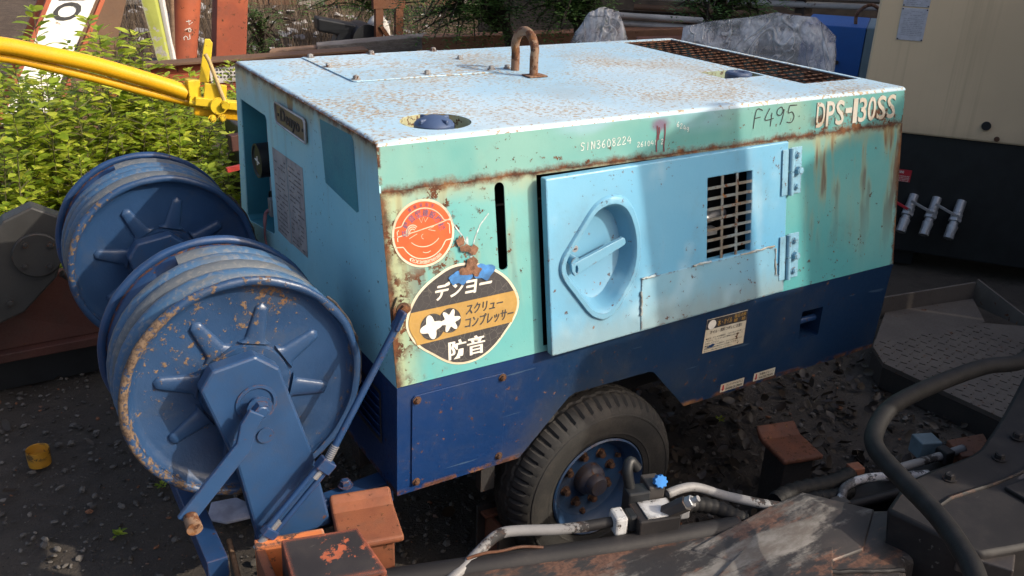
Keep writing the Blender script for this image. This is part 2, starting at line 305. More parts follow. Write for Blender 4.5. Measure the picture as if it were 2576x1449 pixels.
MT['pileorange'] = steel('pile orange', (0.40, 0.095, 0.038), (0.27, 0.065, 0.032), 0.40, 0.2, 0.65, 1.1, 0.35)
MT['pilebrown'] = steel('pile brown', (0.15, 0.085, 0.05), (0.12, 0.065, 0.04), 0.25, 0.2, 0.75, 1.2, 0.3)
MT['rustbeam'] = steel('rust beam', (0.26, 0.125, 0.07), (0.18, 0.085, 0.05), 0.3, 0.2, 0.75, 1.2, 0.25)
def wood_mat(name, a, b):
    t = T(name); v = t.obj(); n = t.noise(6, 6, 0.65, (0.6, 9, 9), v); k = t.noise(1.5, 3, 0.5, None, v)
    c = t.mix(t.step(n, 0.3, 0.7), a, b); c = t.mix(t.mul(t.step(k, 0.5, 0.6), 0.5), c, (0.10, 0.07, 0.05)); t.bump(n, 0.6, 0.01)
    return t.done(c, 0.8)
MT['wood'] = wood_mat('old timber', (0.16, 0.09, 0.05), (0.30, 0.19, 0.12))
MT['greywood'] = wood_mat('grey timber', (0.14, 0.125, 0.11), (0.32, 0.29, 0.26))
MT['whitepanel'] = chipped('white panel', (0.66, 0.64, 0.60), (0.30, 0.22, 0.15), 0.66, 3, 0.55)
MT['sack'] = plain('sack white', (0.42, 0.40, 0.38), 0.7, 0, 0.3, 8, 0.4)
MT['pipewhite'] = chipped('white pipe', (0.42, 0.40, 0.38), (0.14, 0.09, 0.06), 0.60, 4, 0.6)
MT['bluecab'] = steel('cabinet blue', (0.02, 0.12, 0.42), (0.018, 0.10, 0.36), 0.06, 0.3, 0.45, 1.5, 0.15)
MT['greycab'] = steel('cabinet grey blue', (0.20, 0.27, 0.31), (0.16, 0.22, 0.25), 0.05, 0.2, 0.5)
MT['bark'] = plain('bark', (0.055, 0.04, 0.03), 0.9, 0, 0.4, 14, 0.8)
MT['stem'] = plain('weed stem', (0.10, 0.09, 0.04), 0.7, 0, 0.3, 20, 0.2)
MT['litterw'] = plain('litter', (0.27, 0.26, 0.26), 0.6, 0, 0.5, 3, 0.1)
MT['straw'] = plain('dry grass', (0.095, 0.066, 0.042), 0.8, 0, 0.35, 2, 0)
def leaf_mat(name, dark, mid, light, trans=0.35):
    t = T(name); r = t.island(); n = t.noise(6, 3)
    c = t.mix(t.step(r, 0.0, 0.6), dark, mid); c = t.mix(t.step(t.add(r, t.mul(t.add(n, -0.5), 0.5)), 0.55, 1.0), c, light)
    t.done(c, 0.42, 0.0, 0.35)
    tr = t.node('BsdfTranslucent'); t.put(tr.inputs[0], t.mix(0.35, c, tuple(min(1, v*1.5) for v in light)))
    ms = t.node('MixShader'); ms.inputs[0].default_value = trans
    t.t.links.new(t.b.outputs[0], ms.inputs[1]); t.t.links.new(tr.outputs[0], ms.inputs[2]); t.t.links.new(ms.outputs[0], t.o.inputs[0])
    return t.m
MT['weedleaf'] = leaf_mat('weed leaf', (0.17, 0.27, 0.03), (0.36, 0.45, 0.048), (0.62, 0.65, 0.10), 0.48)
MT['treeleaf'] = leaf_mat('tree leaf', (0.05, 0.11, 0.03), (0.09, 0.18, 0.045), (0.15, 0.25, 0.08), 0.35)
MT['deadleaf'] = leaf_mat('dead leaf', (0.03, 0.021, 0.016), (0.052, 0.037, 0.027), (0.085, 0.065, 0.046), 0.05)
def plastic_wrap():
    t = T('clear plastic wrap'); n = t.noise(4, 5, 0.65); cr = t.noise(15, 4, 0.62, (1, 1, 0.30), None, 1.2); l1 = t.noise(3.0, 2, 0.5, (1.3, 1.3, 0.8), None, 1.0)
    ridge = t.inv(t.step(t.math('ABSOLUTE', t.add(l1, -0.5)), 0.0, 0.02)); ridge2 = t.inv(t.step(t.math('ABSOLUTE', t.add(cr, -0.5)), 0.0, 0.05))
    t.bump(t.add(t.add(n, t.mul(cr, 0.6)), t.mul(ridge, 0.3)), 1.0, 0.03); t.done((0.70, 0.70, 0.72), 0.12, 0.0, 1.0)
    tr = t.node('BsdfTransparent'); tr.inputs[0].default_value = (0.82, 0.82, 0.84, 1)
    fac = t.add(0.15, t.add(t.mul(ridge, 0.28), t.mul(t.step(t.add(t.mul(n, 0.8), t.mul(cr, 0.35)), 0.50, 0.68), 0.45)))
    ms = t.node('MixShader'); t.put(ms.inputs[0], fac)
    t.t.links.new(tr.outputs[0], ms.inputs[1]); t.t.links.new(t.b.outputs[0], ms.inputs[2]); t.t.links.new(ms.outputs[0], t.o.inputs[0])
    return t.m
MT['wrap'] = plastic_wrap()
def ground_mat():
    t = T('yard dirt'); a = t.noise(0.7, 5, 0.6); b = t.noise(7, 8, 0.7); f = t.noise(80, 6, 0.75); v = t.vor(45)
    c = t.mix(t.step(a, 0.35, 0.65), (0.082, 0.068, 0.057), (0.112, 0.093, 0.077)); c = t.mix(t.mul(t.step(b, 0.45, 0.7), 0.6), c, (0.055, 0.046, 0.039))
    c = t.mix(t.mul(t.step(f, 0.56, 0.70), 0.45), c, (0.11, 0.094, 0.08)); x, y, z = t.xyz()
    far = t.step(y, 5.0, 8.0); c = t.mix(t.mul(far, 0.75), c, t.mix(t.step(b, 0.35, 0.65), (0.072, 0.048, 0.033), (0.12, 0.085, 0.06)))
    t.bump(t.add(f, t.mul(b, 1.4)), 0.9, 0.02); return t.done(c, 0.93, 0, 0.25)
MT['ground'] = ground_mat()
def stone_mat():
    t = T('gravel'); r = t.island(); c = t.mix(t.step(r, 0.1, 0.85), (0.055, 0.047, 0.041), (0.15, 0.132, 0.115))
    c = t.mix(t.step(r, 0.93, 0.97), c, (0.20, 0.09, 0.05)); t.bump(t.noise(120, 4), 0.4, 0.003); return t.done(c, 0.85, 0, 0.3)
MT['stone'] = stone_mat()
# ------------------------------------------------------------------ mesh helper
V3 = Vector
class MB:
    def __init__(s): s.v = []; s.f = []
    def add(s, vs, fs):
        o = len(s.v); s.v += [tuple(p) for p in vs]; s.f += [tuple(i+o for i in f) for f in fs]; return s
    def box(s, a, b):
        x0, y0, z0 = a; x1, y1, z1 = b
        return s.add([(x0,y0,z0),(x1,y0,z0),(x1,y1,z0),(x0,y1,z0),(x0,y0,z1),(x1,y0,z1),(x1,y1,z1),(x0,y1,z1)],
                     [(3,2,1,0),(4,5,6,7),(0,1,5,4),(1,2,6,5),(2,3,7,6),(3,0,4,7)])
    def obox(s, c, ax, ay, az):        # oriented box: centre and three half vectors
        c, ax, ay, az = V3(c), V3(ax), V3(ay), V3(az); P = []
        for k in (-1, 1):
            for i, j in ((-1,-1),(1,-1),(1,1),(-1,1)): P.append(c + ax*i + ay*j + az*k)
        return s.add(P, [(3,2,1,0),(4,5,6,7),(0,1,5,4),(1,2,6,5),(2,3,7,6),(3,0,4,7)])
    def bar(s, a, b, w, h, up=(0,0,1)):
        a, b = V3(a), V3(b); d = (b-a); n = d.normalized(); sd = n.cross(V3(up)).normalized(); u = sd.cross(n)
        return s.obox((a+b)/2, d/2, sd*w/2, u*h/2)
    def prism(s, poly, vec):
        n = len(poly); vec = V3(vec); P = [V3(p) for p in poly] + [V3(p)+vec for p in poly]
        return s.add(P, [tuple(range(n))[::-1], tuple(range(n, 2*n))] + [(i, (i+1) % n, n+(i+1) % n, n+i) for i in range(n)])
    def tube(s, path, r, seg=10, closed=False, cap=True):
        P = [V3(p) for p in path]; n = len(P); rr = r if isinstance(r, (list, tuple)) else [r]*n
        up = None; rings = []
        for i in range(n):
            t = (P[(i+1) % n] - P[i-1]) if (closed or 0 < i < n-1) else (P[1]-P[0] if i == 0 else P[-1]-P[-2])
            t.normalize()
            if up is None:
                up = t.orthogonal().normalized()
            up = (up - t*up.dot(t)).normalized(); sd = t.cross(up)
            rings.append([P[i] + (up*math.cos(2*math.pi*k/seg) + sd*math.sin(2*math.pi*k/seg))*rr[i] for k in range(seg)])
        vs = [p for rg in rings for p in rg]; fs = []
        for i in range(n if closed else n-1):
            j = (i+1) % n
            for k in range(seg): fs.append((i*seg+k, i*seg+(k+1) % seg, j*seg+(k+1) % seg, j*seg+k))
        if cap and not closed: fs += [tuple(range(seg))[::-1], tuple(range((n-1)*seg, n*seg))]
        return s.add(vs, fs)
    def cyl(s, a, b, r, seg=16): return s.tube([a, b], r, seg)
    def lathe(s, prof, c, axis='y', seg=32, mod=None, capends=False):
        c = V3(c); vs = []; fs = []; n = len(prof)
        for k in range(seg):
            a = 2*math.pi*k/seg
            for i, (r, h) in enumerate(prof):
                if mod: r, h = mod(i, k, r, h)
                u, w_ = r*math.cos(a), r*math.sin(a)
                vs.append(c + (V3((u, h, w_)) if axis == 'y' else V3((u, w_, h)) if axis == 'z' else V3((h, u, w_))))
        for k in range(seg):
            j = (k+1) % seg
            for i in range(n-1): fs.append((k*n+i, j*n+i, j*n+i+1, k*n+i+1))
        if capends:
            fs.append(tuple(k*n for k in range(seg))[::-1]); fs.append(tuple(k*n+n-1 for k in range(seg)))
        return s.add(vs, fs)
    def loft(s, loops, cap0=False, cap1=False, closed=True):
        n = len(loops[0]); vs = [p for l in loops for p in l]; fs = []
        for i in range(len(loops)-1):
            for k in range(n if closed else n-1): fs.append((i*n+k, i*n+(k+1) % n, (i+1)*n+(k+1) % n, (i+1)*n+k))
        if cap0: fs.append(tuple(range(n))[::-1])
        if cap1: fs.append(tuple(range((len(loops)-1)*n, len(loops)*n)))
        return s.add(vs, fs)
    def sheet(s, outer, holes, th, fn):
        """flat sheet with holes: fn(u, v, depth) maps to 3D; depth 0 front, th back"""
        bm = bmesh.new(); E = []; loops = []
        for lp in [outer] + list(holes):
            vs = [bm.verts.new((p[0], p[1], 0)) for p in lp]; loops.append([len(bm.verts)-len(lp)+i for i in range(len(lp))])
            E += [bm.edges.new((vs[i], vs[(i+1) % len(vs)])) for i in range(len(vs))]
        bm.verts.index_update()
        bmesh.ops.triangle_fill(bm, edges=E, use_beauty=True)
        bmesh.ops.recalc_face_normals(bm, faces=bm.faces)
        bm.verts.index_update(); co = [(v.co.x, v.co.y) for v in bm.verts]; N = len(co)
        tri = [tuple(v.index for v in f.verts) for f in bm.faces]
        bm.free()
        vs = [fn(u, v, 0) for u, v in co]; fs = list(tri)
        if th:
            vs += [fn(u, v, th) for u, v in co]; fs += [tuple(i+N for i in f[::-1]) for f in tri]
            for lp in loops: fs += [(lp[i], lp[(i+1) % len(lp)], lp[(i+1) % len(lp)]+N, lp[i]+N) for i in range(len(lp))]
        return s.add(vs, fs)
    def mesh(s, name, mat=None, smooth=None, fixn=True):
        m = bpy.data.meshes.new(name); m.from_pydata(s.v, [], s.f)
        if fixn and len(s.f) < 60000:
            bm = bmesh.new(); bm.from_mesh(m); bmesh.ops.recalc_face_normals(bm, faces=bm.faces); bm.to_mesh(m); bm.free()
        if smooth:
            m.polygons.foreach_set('use_smooth', [True]*len(m.polygons)); m.set_sharp_from_angle(angle=R(smooth))
        if mat: m.materials.append(MT[mat] if isinstance(mat, str) else mat)
        return m
    def build(s, name, mat, parent=None, smooth=None, bevel=0, fixn=True, seg=2):
        o = bpy.data.objects.new(name, s.mesh(name, mat, smooth, fixn)); col.objects.link(o)
        if parent: attach(o, parent)
        if bevel:
            b = o.modifiers.new('bevel', 'BEVEL'); b.width = bevel; b.segments = seg; b.limit_method = 'ANGLE'; b.angle_limit = R(40)
        return o
WM = {}
def wmat(o): return WM.get(o.name, Matrix.Identity(4))
def attach(o, parent):
    o.parent = parent; o.matrix_parent_inverse = wmat(parent).inverted(); WM[o.name] = wmat(o)
def thing(name, label, cat, loc=(0,0,0), group=None):
    o = bpy.data.objects.new(name, None); col.objects.link(o); o.location = loc; o.empty_display_size = 0.1
    WM[o.name] = Matrix.Translation(V3(loc)); return tag(o, label, cat, group)
def tag(o, label, cat, group=None, kind=None):
    o['label'] = label; o['category'] = cat
    if group: o['group'] = group
    if kind: o['kind'] = kind
    return o
def stuff(o): o['kind'] = 'stuff'; return o
def inst(mesh, name, parent, M=None):
    o = bpy.data.objects.new(name, mesh); col.objects.link(o)
    if M is not None: o.matrix_world = M; WM[o.name] = M.copy()
    if parent: 
        m0 = o.matrix_world.copy() if M is None else M
        o.parent = parent; o.matrix_parent_inverse = wmat(parent).inverted()
    return o
def dup(root, off, label, group=None):
    off = V3(off); r = root.copy(); col.objects.link(r); r.location = root.location + off; r['label'] = label
    if group: r['group'] = group
    for ch in list(root.children):
        c = ch.copy(); col.objects.link(c); c.parent = r; c.matrix_parent_inverse = ch.matrix_parent_inverse
        for g in ch.children:
            d = g.copy(); col.objects.link(d); d.parent = c; d.matrix_parent_inverse = g.matrix_parent_inverse
    return r
TXT = bpy.data.curves.new('lettering', 'FONT')
def text_geo(body, thick=0.0, res=3):
    TXT.body = body; TXT.offset = thick; TXT.resolution_u = res; TXT.size = 1.0
    o = bpy.data.objects.new('lettering', TXT); col.objects.link(o)
    dg = bpy.context.evaluated_depsgraph_get(); m = bpy.data.meshes.new_from_object(o.evaluated_get(dg))
    vs = [tuple(v.co) for v in m.vertices]; fs = [tuple(p.vertices) for p in m.polygons]
    bpy.data.objects.remove(o); bpy.data.meshes.remove(m); return vs, fs
def text(mb, body, box, fn, thick=0.0, shear=0.0, ext=0.0, rot=0.0, fit=True):
    """lettering fitted to box (u0, v0, u1, v1); fn(u, v, lift) maps to 3D"""
    vs, fs = text_geo(body, thick)
    if not vs: return mb
    xs = [v[0] for v in vs]; ys = [v[1] for v in vs]; x0, x1, y0, y1 = min(xs), max(xs), min(ys), max(ys)
    u0, v0, u1, v1 = box; P = []; uc, vc = (u0+u1)/2, (v0+v1)/2
    for x, y, z in vs:
        a = (x-x0)/(x1-x0)*(u1-u0) + u0; b = (y-y0)/(y1-y0)*(v1-v0) + v0; a += shear*(b-vc)
        if rot: da, db = a-uc, b-vc; a, b = uc+da*math.cos(rot)-db*math.sin(rot), vc+da*math.sin(rot)+db*math.cos(rot)
        P.append((a, b))
    n = len(P)
    mb.add([fn(a, b, ext) for a, b in P], fs)
    if ext:
        from collections import Counter
        ec = Counter()
        for f in fs:
            for i in range(len(f)): ec[tuple(sorted((f[i], f[(i+1) % len(f)])))] += 1
        for (i, j), k in ec.items():
            if k == 1: mb.add([fn(*P[i], 0), fn(*P[j], 0), fn(*P[j], ext), fn(*P[i], ext)], [(0,1,2,3)])
    return mb
def ribbon(mb, pts, wd, fn):
    """pen stroke of width wd in a (u, v) plane"""
    n = len(pts); L = []
    for i in range(n):
        a = V3((*pts[max(0, i-1)], 0)); b = V3((*pts[min(n-1, i+1)], 0)); d = (b-a); d.normalize() if d.length else None
        nn = V3((-d.y, d.x, 0))*wd/2; p = V3((*pts[i], 0)); L.append((p+nn, p-nn))
    vs = [q for l, r_ in L for q in (fn(l.x, l.y), fn(r_.x, r_.y))]
    return mb.add(vs, [(2*i, 2*i+1, 2*i+3, 2*i+2) for i in range(n-1)])
def smooth_path(pts, n=6):
    P = [V3(p) for p in pts]; out = []
    for i in range(len(P)-1):
        p0, p1, p2, p3 = P[max(0, i-1)], P[i], P[i+1], P[min(len(P)-1, i+2)]
        for k in range(n):
            t = k/n; out.append(0.5*((2*p1) + (p2-p0)*t + (2*p0-5*p1+4*p2-p3)*t*t + (3*p1-p0-3*p2+p3)*t**3))
    out.append(P[-1]); return out
def circle2(cx, cy, r, n=32, ry=None): return [(cx+r*math.cos(2*math.pi*k/n), cy+(ry or r)*math.sin(2*math.pi*k/n)) for k in range(n)]
def polar(pts, c, n=64):
    """closed smooth outline through pts, resampled by angle about c: list of (u, v)"""
    A = sorted((math.atan2(p[1]-c[1], p[0]-c[0]), math.hypot(p[0]-c[0], p[1]-c[1])) for p in pts)
    m = len(A); out = []
    for k in range(n):
        a = -math.pi + 2*math.pi*k/n
        j = next((i for i in range(m) if A[i][0] > a), m)
        def g(i): q = A[i % m]; return q[0] + 2*math.pi*(i//m), q[1]
        x0, y0 = g(j-2); x1, y1 = g(j-1); x2, y2 = g(j); x3, y3 = g(j+1); t = (a-x1)/(x2-x1)
        m1 = (y2-y0)/(x2-x0)*(x2-x1); m2 = (y3-y1)/(x3-x1)*(x2-x1)
        r = (2*t**3-3*t*t+1)*y1 + (t**3-2*t*t+t)*m1 + (-2*t**3+3*t*t)*y2 + (t**3-t*t)*m2
        out.append((c[0]+r*math.cos(a), c[1]+r*math.sin(a)))
    return out
def sc(loop, c, k): return [(c[0]+(p[0]-c[0])*k, c[1]+(p[1]-c[1])*k) for p in loop]
def hexbolt(c, n, r=0.009, h=0.007, washer=True):
    n = V3(n).normalized(); c = V3(c); m = MB()
    if washer: m.tube([c, c+n*0.002], r*1.45, 12)
    m.tube([c+n*0.002, c+n*(0.002+h)], [r, r*0.97], 6); m.tube([c+n*(0.002+h), c+n*(0.004+h)], [r*0.75, r*0.6], 8); return m

# ------------------------------------------------------------------ ground
def make_ground():
    def sp(n, lo, hi, c, k):
        t = np.linspace(-1, 1, n); s_ = np.sinh(t*k)/math.sinh(k); return np.where(s_ < 0, c + s_*(c-lo), c + s_*(hi-c))
    xs = sp(190, -150, 150, 0.6, 5.2); ys = sp(190, -150, 150, 1.2, 5.2); vs = []
    for y in ys:
        for x in xs:
            d = math.hypot(x-0.6, y-1.2); a = max(0.0, 1-d/25)
            z = a*(0.022*mnoise.noise((x*1.3, y*1.3, 0)) + 0.012*mnoise.noise((x*5, y*5, 3)) + 0.006*mnoise.noise((x*13, y*13, 7))) - 0.012
            if y > 9: z += 0.10*min(6.0, y-9)*(0.8+0.5*mnoise.noise((x*0.4, y*0.4, 1)))*max(0, min(1, 1-(abs(x-4)-10)/10))
            vs.append((x, y, z))
    n = len(xs); fs = [(j*n+i, j*n+i+1, (j+1)*n+i+1, (j+1)*n+i) for j in range(len(ys)-1) for i in range(n-1)]
    o = MB().add(vs, fs).build('ground', 'ground', smooth=60, fixn=False); o['kind'] = 'structure'; o['label'] = 'dark dirt yard floor strewn with gravel'; return o
make_ground()
def ico(n=1):
    bm = bmesh.new(); bmesh.ops.create_icosphere(bm, subdivisions=n, radius=1); v = np.array([x.co[:] for x in bm.verts]); f = [tuple(a.index for a in q.verts) for q in bm.faces]; bm.free(); return v, f
IV, IF = ico(1)
def scatter_stones(name, n, region, smin, smax, label):
    mb = MB()
    for k in range(n):
        x, y = region(); s_ = smin*(smax/smin)**(random.random()**2.2)
        q = np.array(Matrix.Rotation(random.random()*6.28, 3, 'Z') @ Matrix.Rotation(random.uniform(-.4, .4), 3, 'X'))
        v = IV*np.array([1, random.uniform(.5, .9), random.uniform(.3, .65)])*(1+rng.uniform(-.22, .22, (len(IV), 1)))*s_
        v = v @ q.T + np.array([x, y, s_*0.12 - 0.004]); mb.add(v.tolist(), IF)
    o = mb.build(name, 'stone', fixn=False); tag(o, label, 'gravel', kind='stuff'); return o
scatter_stones('gravel', 11000, lambda: (random.uniform(-1.5, 0.5), random.uniform(0.1, 3.0)) if random.random() < .6 else (random.uniform(0.0, 2.6), random.uniform(-0.8, 0.9)), 0.0025, 0.017, 'small loose gravel stones scattered over the dirt')
# ------------------------------------------------------------------ air compressor
ZR, ZS, ZM, ZB = 1.41, 1.291, 0.804, 0.471       # roof top, skirt bottom, colour seam, body bottom
L_, W_ = 1.9, 1.208
def ymid(z): return -0.0137 - 0.159*(ZS-z)
def ylow(z): return -0.0912 + 0.0417*(ZM-z)
def yskirt(z): return -0.115*(ZR-0.012-z)
def mid(x, z, d=0): return V3((x, ymid(z)+d, z))          # d > 0 goes into the body
def low(x, z, d=0): return V3((x, ylow(z)+d, z))
def skirt(x, z, d=0): return V3((x, yskirt(z)+d, z))
def lift(fn, k): return lambda u, v, e=0: fn(u, v, -k-e)
comp = thing('air_compressor', 'weathered light blue and navy towable air compressor with rusty roof', 'compressor', (0.95, 0.6, 0))

# roof: top sheet with holes, folded edges and skirt
def rect(x0, y0, x1, y1): return [(x0, y0), (x1, y0), (x1, y1), (x0, y1)]
re = 0.012; mb = MB()
hole_cap = circle2(0.222, 0.140, 0.092, 40); hole_rad = rect(1.405, 0.335, 1.585, 0.470); hole_vent = rect(1.598, 0.168, 1.868, 1.165)
mb.sheet(rect(re, re, L_-re, W_-re), [hole_cap, hole_rad, hole_vent], 0.003, lambda u, v, d: V3((u, v, ZR-d)))
def ring(x0, y0, x1, y1, z):
    pts = []; N = 24
    for (a, b) in (((x0, y0), (x1, y0)), ((x1, y0), (x1, y1)), ((x1, y1), (x0, y1)), ((x0, y1), (x0, y0))):
        for k in range(N): t = k/N; pts.append((a[0]+(b[0]-a[0])*t, a[1]+(b[1]-a[1])*t, z))
    return pts
loops = []
for k in range(5):
    a = math.pi/2*k/4; o = re*(1-math.sin(a)); loops.append(ring(o, o, L_-o, W_-o, ZR-re*(1-math.cos(a))))
roof = mb.loft(loops).build('roof', 'roof', comp, smooth=50)
mb = MB(); fl = []
for z in (ZR-re, 1.36, ZS): s_ = 0.115*(ZR-re-z); fl.append(ring(-0.0, -s_, L_, W_+s_, z))
q = [ring(0.003, -0.115*(ZR-re-ZS)+0.004, L_-0.003, W_+0.115*(ZR-re-ZS)-0.004, ZS)]
sk = mb.loft(fl+q).build('roof_skirt', 'skirt', roof, smooth=30)
# hatch on the roof
mb = MB(); hp = [(0.225, 0.712), (0.235, 0.702), (0.735, 0.702), (0.745, 0.712), (0.745, 1.185), (0.225, 1.185)]
mb.prism([(x, y, ZR+0.001) for x, y in hp], (0, 0, 0.0035)); hatch = mb.build('roof_hatch', 'roof', comp, bevel=0.001)
for x, y in ((0.243, 0.968), (0.243, 0.729), (0.489, 0.736), (0.730, 0.742), (0.728, 0.965), (0.722, 1.165), (0.477, 1.168), (0.25, 1.165)):
    hexbolt((x, y, ZR+0.0045), (0, 0, 1), 0.010, 0.009).build('bolt', 'boltgrey', hatch, smooth=30)
hexbolt((0.805, 0.765, ZR), (0, 0, 1), 0.010, 0.009).build('bolt', 'boltgrey', comp, smooth=30)
# lifting ring
pr = [(0.806, 0.598, ZR-0.01), (0.806, 0.599, ZR+0.06)] + [(0.808, 0.661-0.062*math.cos(a), ZR+0.075+0.062*math.sin(a)) for a in np.linspace(0.1, math.pi-0.1, 11)] + [(0.811, 0.723, ZR+0.06), (0.811, 0.724, ZR-0.01)]
MB().tube(smooth_path(pr, 3), 0.0145, 12).build('lifting_ring', 'ring', comp, smooth=50)
m = MB(); m.box((0.775, 0.57, ZR+0.0008), (0.845, 0.625, ZR+0.006)); m.build('ring_base', 'ring', comp, bevel=0.004)
# filler hole with collar and blue cap
MB().lathe([(0.0915, 0.0), (0.0915, -0.05), (0.02, -0.055)], (0.222, 0.140, ZR-0.001), 'z', 40).build('filler_collar', steel('collar', (0.42, 0.45, 0.30), (0.30, 0.22, 0.10), 0.5, 0, 0.6, 3), comp, smooth=40)
cap = MB().lathe([(0.0, 0.0), (0.05, 0.0), (0.052, 0.004), (0.052, 0.020), (0.046, 0.028), (0.030, 0.036), (0.022, 0.040), (0.0, 0.042)], (0.214, 0.132, ZR-0.024), 'z', 32).build('filler_cap', 'capblue', comp, smooth=35)
for a in (0.3, 0.3+math.pi/2):
    MB().bar(V3((0.214, 0.132, ZR+0.006)) - V3((math.cos(a), math.sin(a), 0))*0.050, V3((0.214, 0.132, ZR+0.006)) + V3((math.cos(a), math.sin(a), 0))*0.050, 0.010, 0.014).build('cap_grip', 'capblue', cap, bevel=0.004)
# radiator filler well and cap
mb = MB(); x0, y0, x1, y1 = 1.4055, 0.3355, 1.5845, 0.4695
mb.add([(x0,y0,ZR-.001),(x1,y0,ZR-.001),(x1,y1,ZR-.001),(x0,y1,ZR-.001),(x0,y0,ZR-.07),(x1,y0,ZR-.07),(x1,y1,ZR-.07),(x0,y1,ZR-.07)], [(0,1,5,4),(1,2,6,5),(2,3,7,6),(3,0,4,7),(4,5,6,7)])
mb.build('radiator_well', steel('well', (0.34, 0.42, 0.30), (0.2, 0.17, 0.10), 0.5, 0, 0.6, 4), comp)
MB().lathe([(0.0, 0.008), (0.018, 0.008), (0.022, 0.012), (0.040, 0.012), (0.045, 0.006), (0.045, -0.014), (0.030, -0.016), (0.030, -0.045)], (1.498, 0.372, ZR), 'z', 28, lambda i, k, r, h: (r*(1+0.03*math.cos(8*2*math.pi*k/28)), h)).build('radiator_cap', 'capblue', comp, smooth=35)
# vent grille of rusty wires, each wire its own piece
vg = MB()
for a, b in (((1.598, 0.168), (1.868, 0.168)), ((1.868, 0.168), (1.868, 1.165)), ((1.868, 1.165), (1.598, 1.165)), ((1.598, 1.165), (1.598, 0.168))):
    vg.bar((*a, ZR-0.008), (*b, ZR-0.008), 0.004, 0.010)
vent = vg.build('roof_vent', 'rusty', comp)
wl = MB().tube([(0, 0.17, 0), (0.0015, 0.5, -.002), (-.001, 0.8, -.001), (0, 1.163, 0)], 0.0018, 6).mesh('wire_long', 'rusty')
ws = MB().tube([(1.60, 0, 0), (1.73, 0.001, -.003), (1.866, 0, 0)], 0.0021, 6).mesh('wire_cross', 'rusty')
for k in range(1, 7): inst(wl, 'wire', vent, Matrix.Translation((1.598+0.27*k/7 + random.uniform(-.002, .002), 0, ZR-0.005)))
for k in range(1, 19): inst(ws, 'wire', vent, Matrix.Translation((0, 0.168+0.997*k/19 + random.uniform(-.003, .003), ZR-0.0095)) @ Matrix.Rotation(random.uniform(-.02, .02), 4, 'X'))
m = MB(); m.box((1.60, 0.17, 1.18), (1.866, 1.16, 1.24)); m.build('radiator_core', 'void', comp)
MB().tube([(1.63, 0.45, 1.33), (1.75, 0.36, 1.34), (1.84, 0.30, 1.33)], 0.03, 10).build('radiator_hose', 'hoseblk', comp, smooth=40)
m = MB(); m.cyl((1.69, 0.33, 1.345), (1.69, 0.33, 1.375), 0.028, 14); m.build('red_cap', plain('cap red', (0.5, 0.05, 0.03), 0.5), comp, smooth=40)
m = MB(); m.box((1.60, 0.62, 1.335), (1.85, 0.72, 1.345)); m.build('fan_shroud', 'teal', comp)

# near side: upper panel with slot and door opening
slot = [(0.323+0.0145*math.cos(a), (1.264 if math.sin(a) >= 0 else 1.066)+0.0145*math.sin(a)) for a in [math.pi/8*k for k in range(17)][:-1]]
opening = rect(0.430, 0.818, 1.360, 1.2885)
xs_ = [0.0 + L_*k/12 for k in range(13)]
outer = [(x, 0.806) for x in xs_] + [(x, ZS-0.0005) for x in reversed(xs_)]
side = MB().sheet(outer, [slot, opening], 0.004, mid).build('side_panel', 'side', comp)
mb = MB(); mb.sheet(rect(0.424, 0.812, 1.366, 1.2895), [rect(0.4345, 0.823, 1.3555, 1.284)], 0.0, lambda u, v, d: mid(u, v, -0.001)).build('door_frame', 'side', side)
MB().add([mid(0.43, 0.818, .004), mid(0.43, 1.2885, .004), mid(0.43, 1.2885, .07), mid(0.43, 0.818, .07)], [(0,1,2,3)]).build('door_jamb', 'black', side)
# lower panel with wheel arch and lifting-bar recess
arch = [(0.378, ZB), (0.535, 0.632), (0.556, 0.641), (0.830, 0.641), (0.848, 0.634), (0.996, ZB)]
rec = [(1.472, 0.705), (1.478, 0.708), (1.572, 0.706), (1.578, 0.600), (1.573, 0.596), (1.478, 0.602)]
outer = [(0.0, ZB)] + arch + [(L_, ZB), (L_, ZM)] + [(x, ZM) for x in reversed(xs_[:-1])]
lowp = MB().sheet(outer, [rec], 0.004, low).build('lower_side_panel', 'low', comp)
mb = MB(); lp = [low(u, v, 0.004) for u, v in rec]; lq = [low(u, v, 0.11) for u, v in rec]; mb.loft([lp, lq], False, True); mb.build('tie_down_recess', 'low', lowp)
MB().cyl((1.44, -0.055, 0.652), (1.61, -0.055, 0.656), 0.012, 12).build('tie_down_bar', 'reel', lowp, smooth=40)
mb = MB(); ap = [(0.040, 0.490), (0.318, 0.490), (0.318, 0.764), (0.310, 0.772), (0.048, 0.772), (0.040, 0.764)]
acc = mb.sheet(ap, [], 0.003, lambda u, v, d: low(u, v, d-0.0045)).build('access_panel', 'low', lowp, bevel=0.001)
for x, z in ((0.053, 0.758), (0.053, 0.503), (0.307, 0.505), (0.305, 0.760)): hexbolt(low(x, z, -0.0045), (0, -1, -.04), 0.008, 0.006).build('bolt', 'nut', lowp, smooth=30)
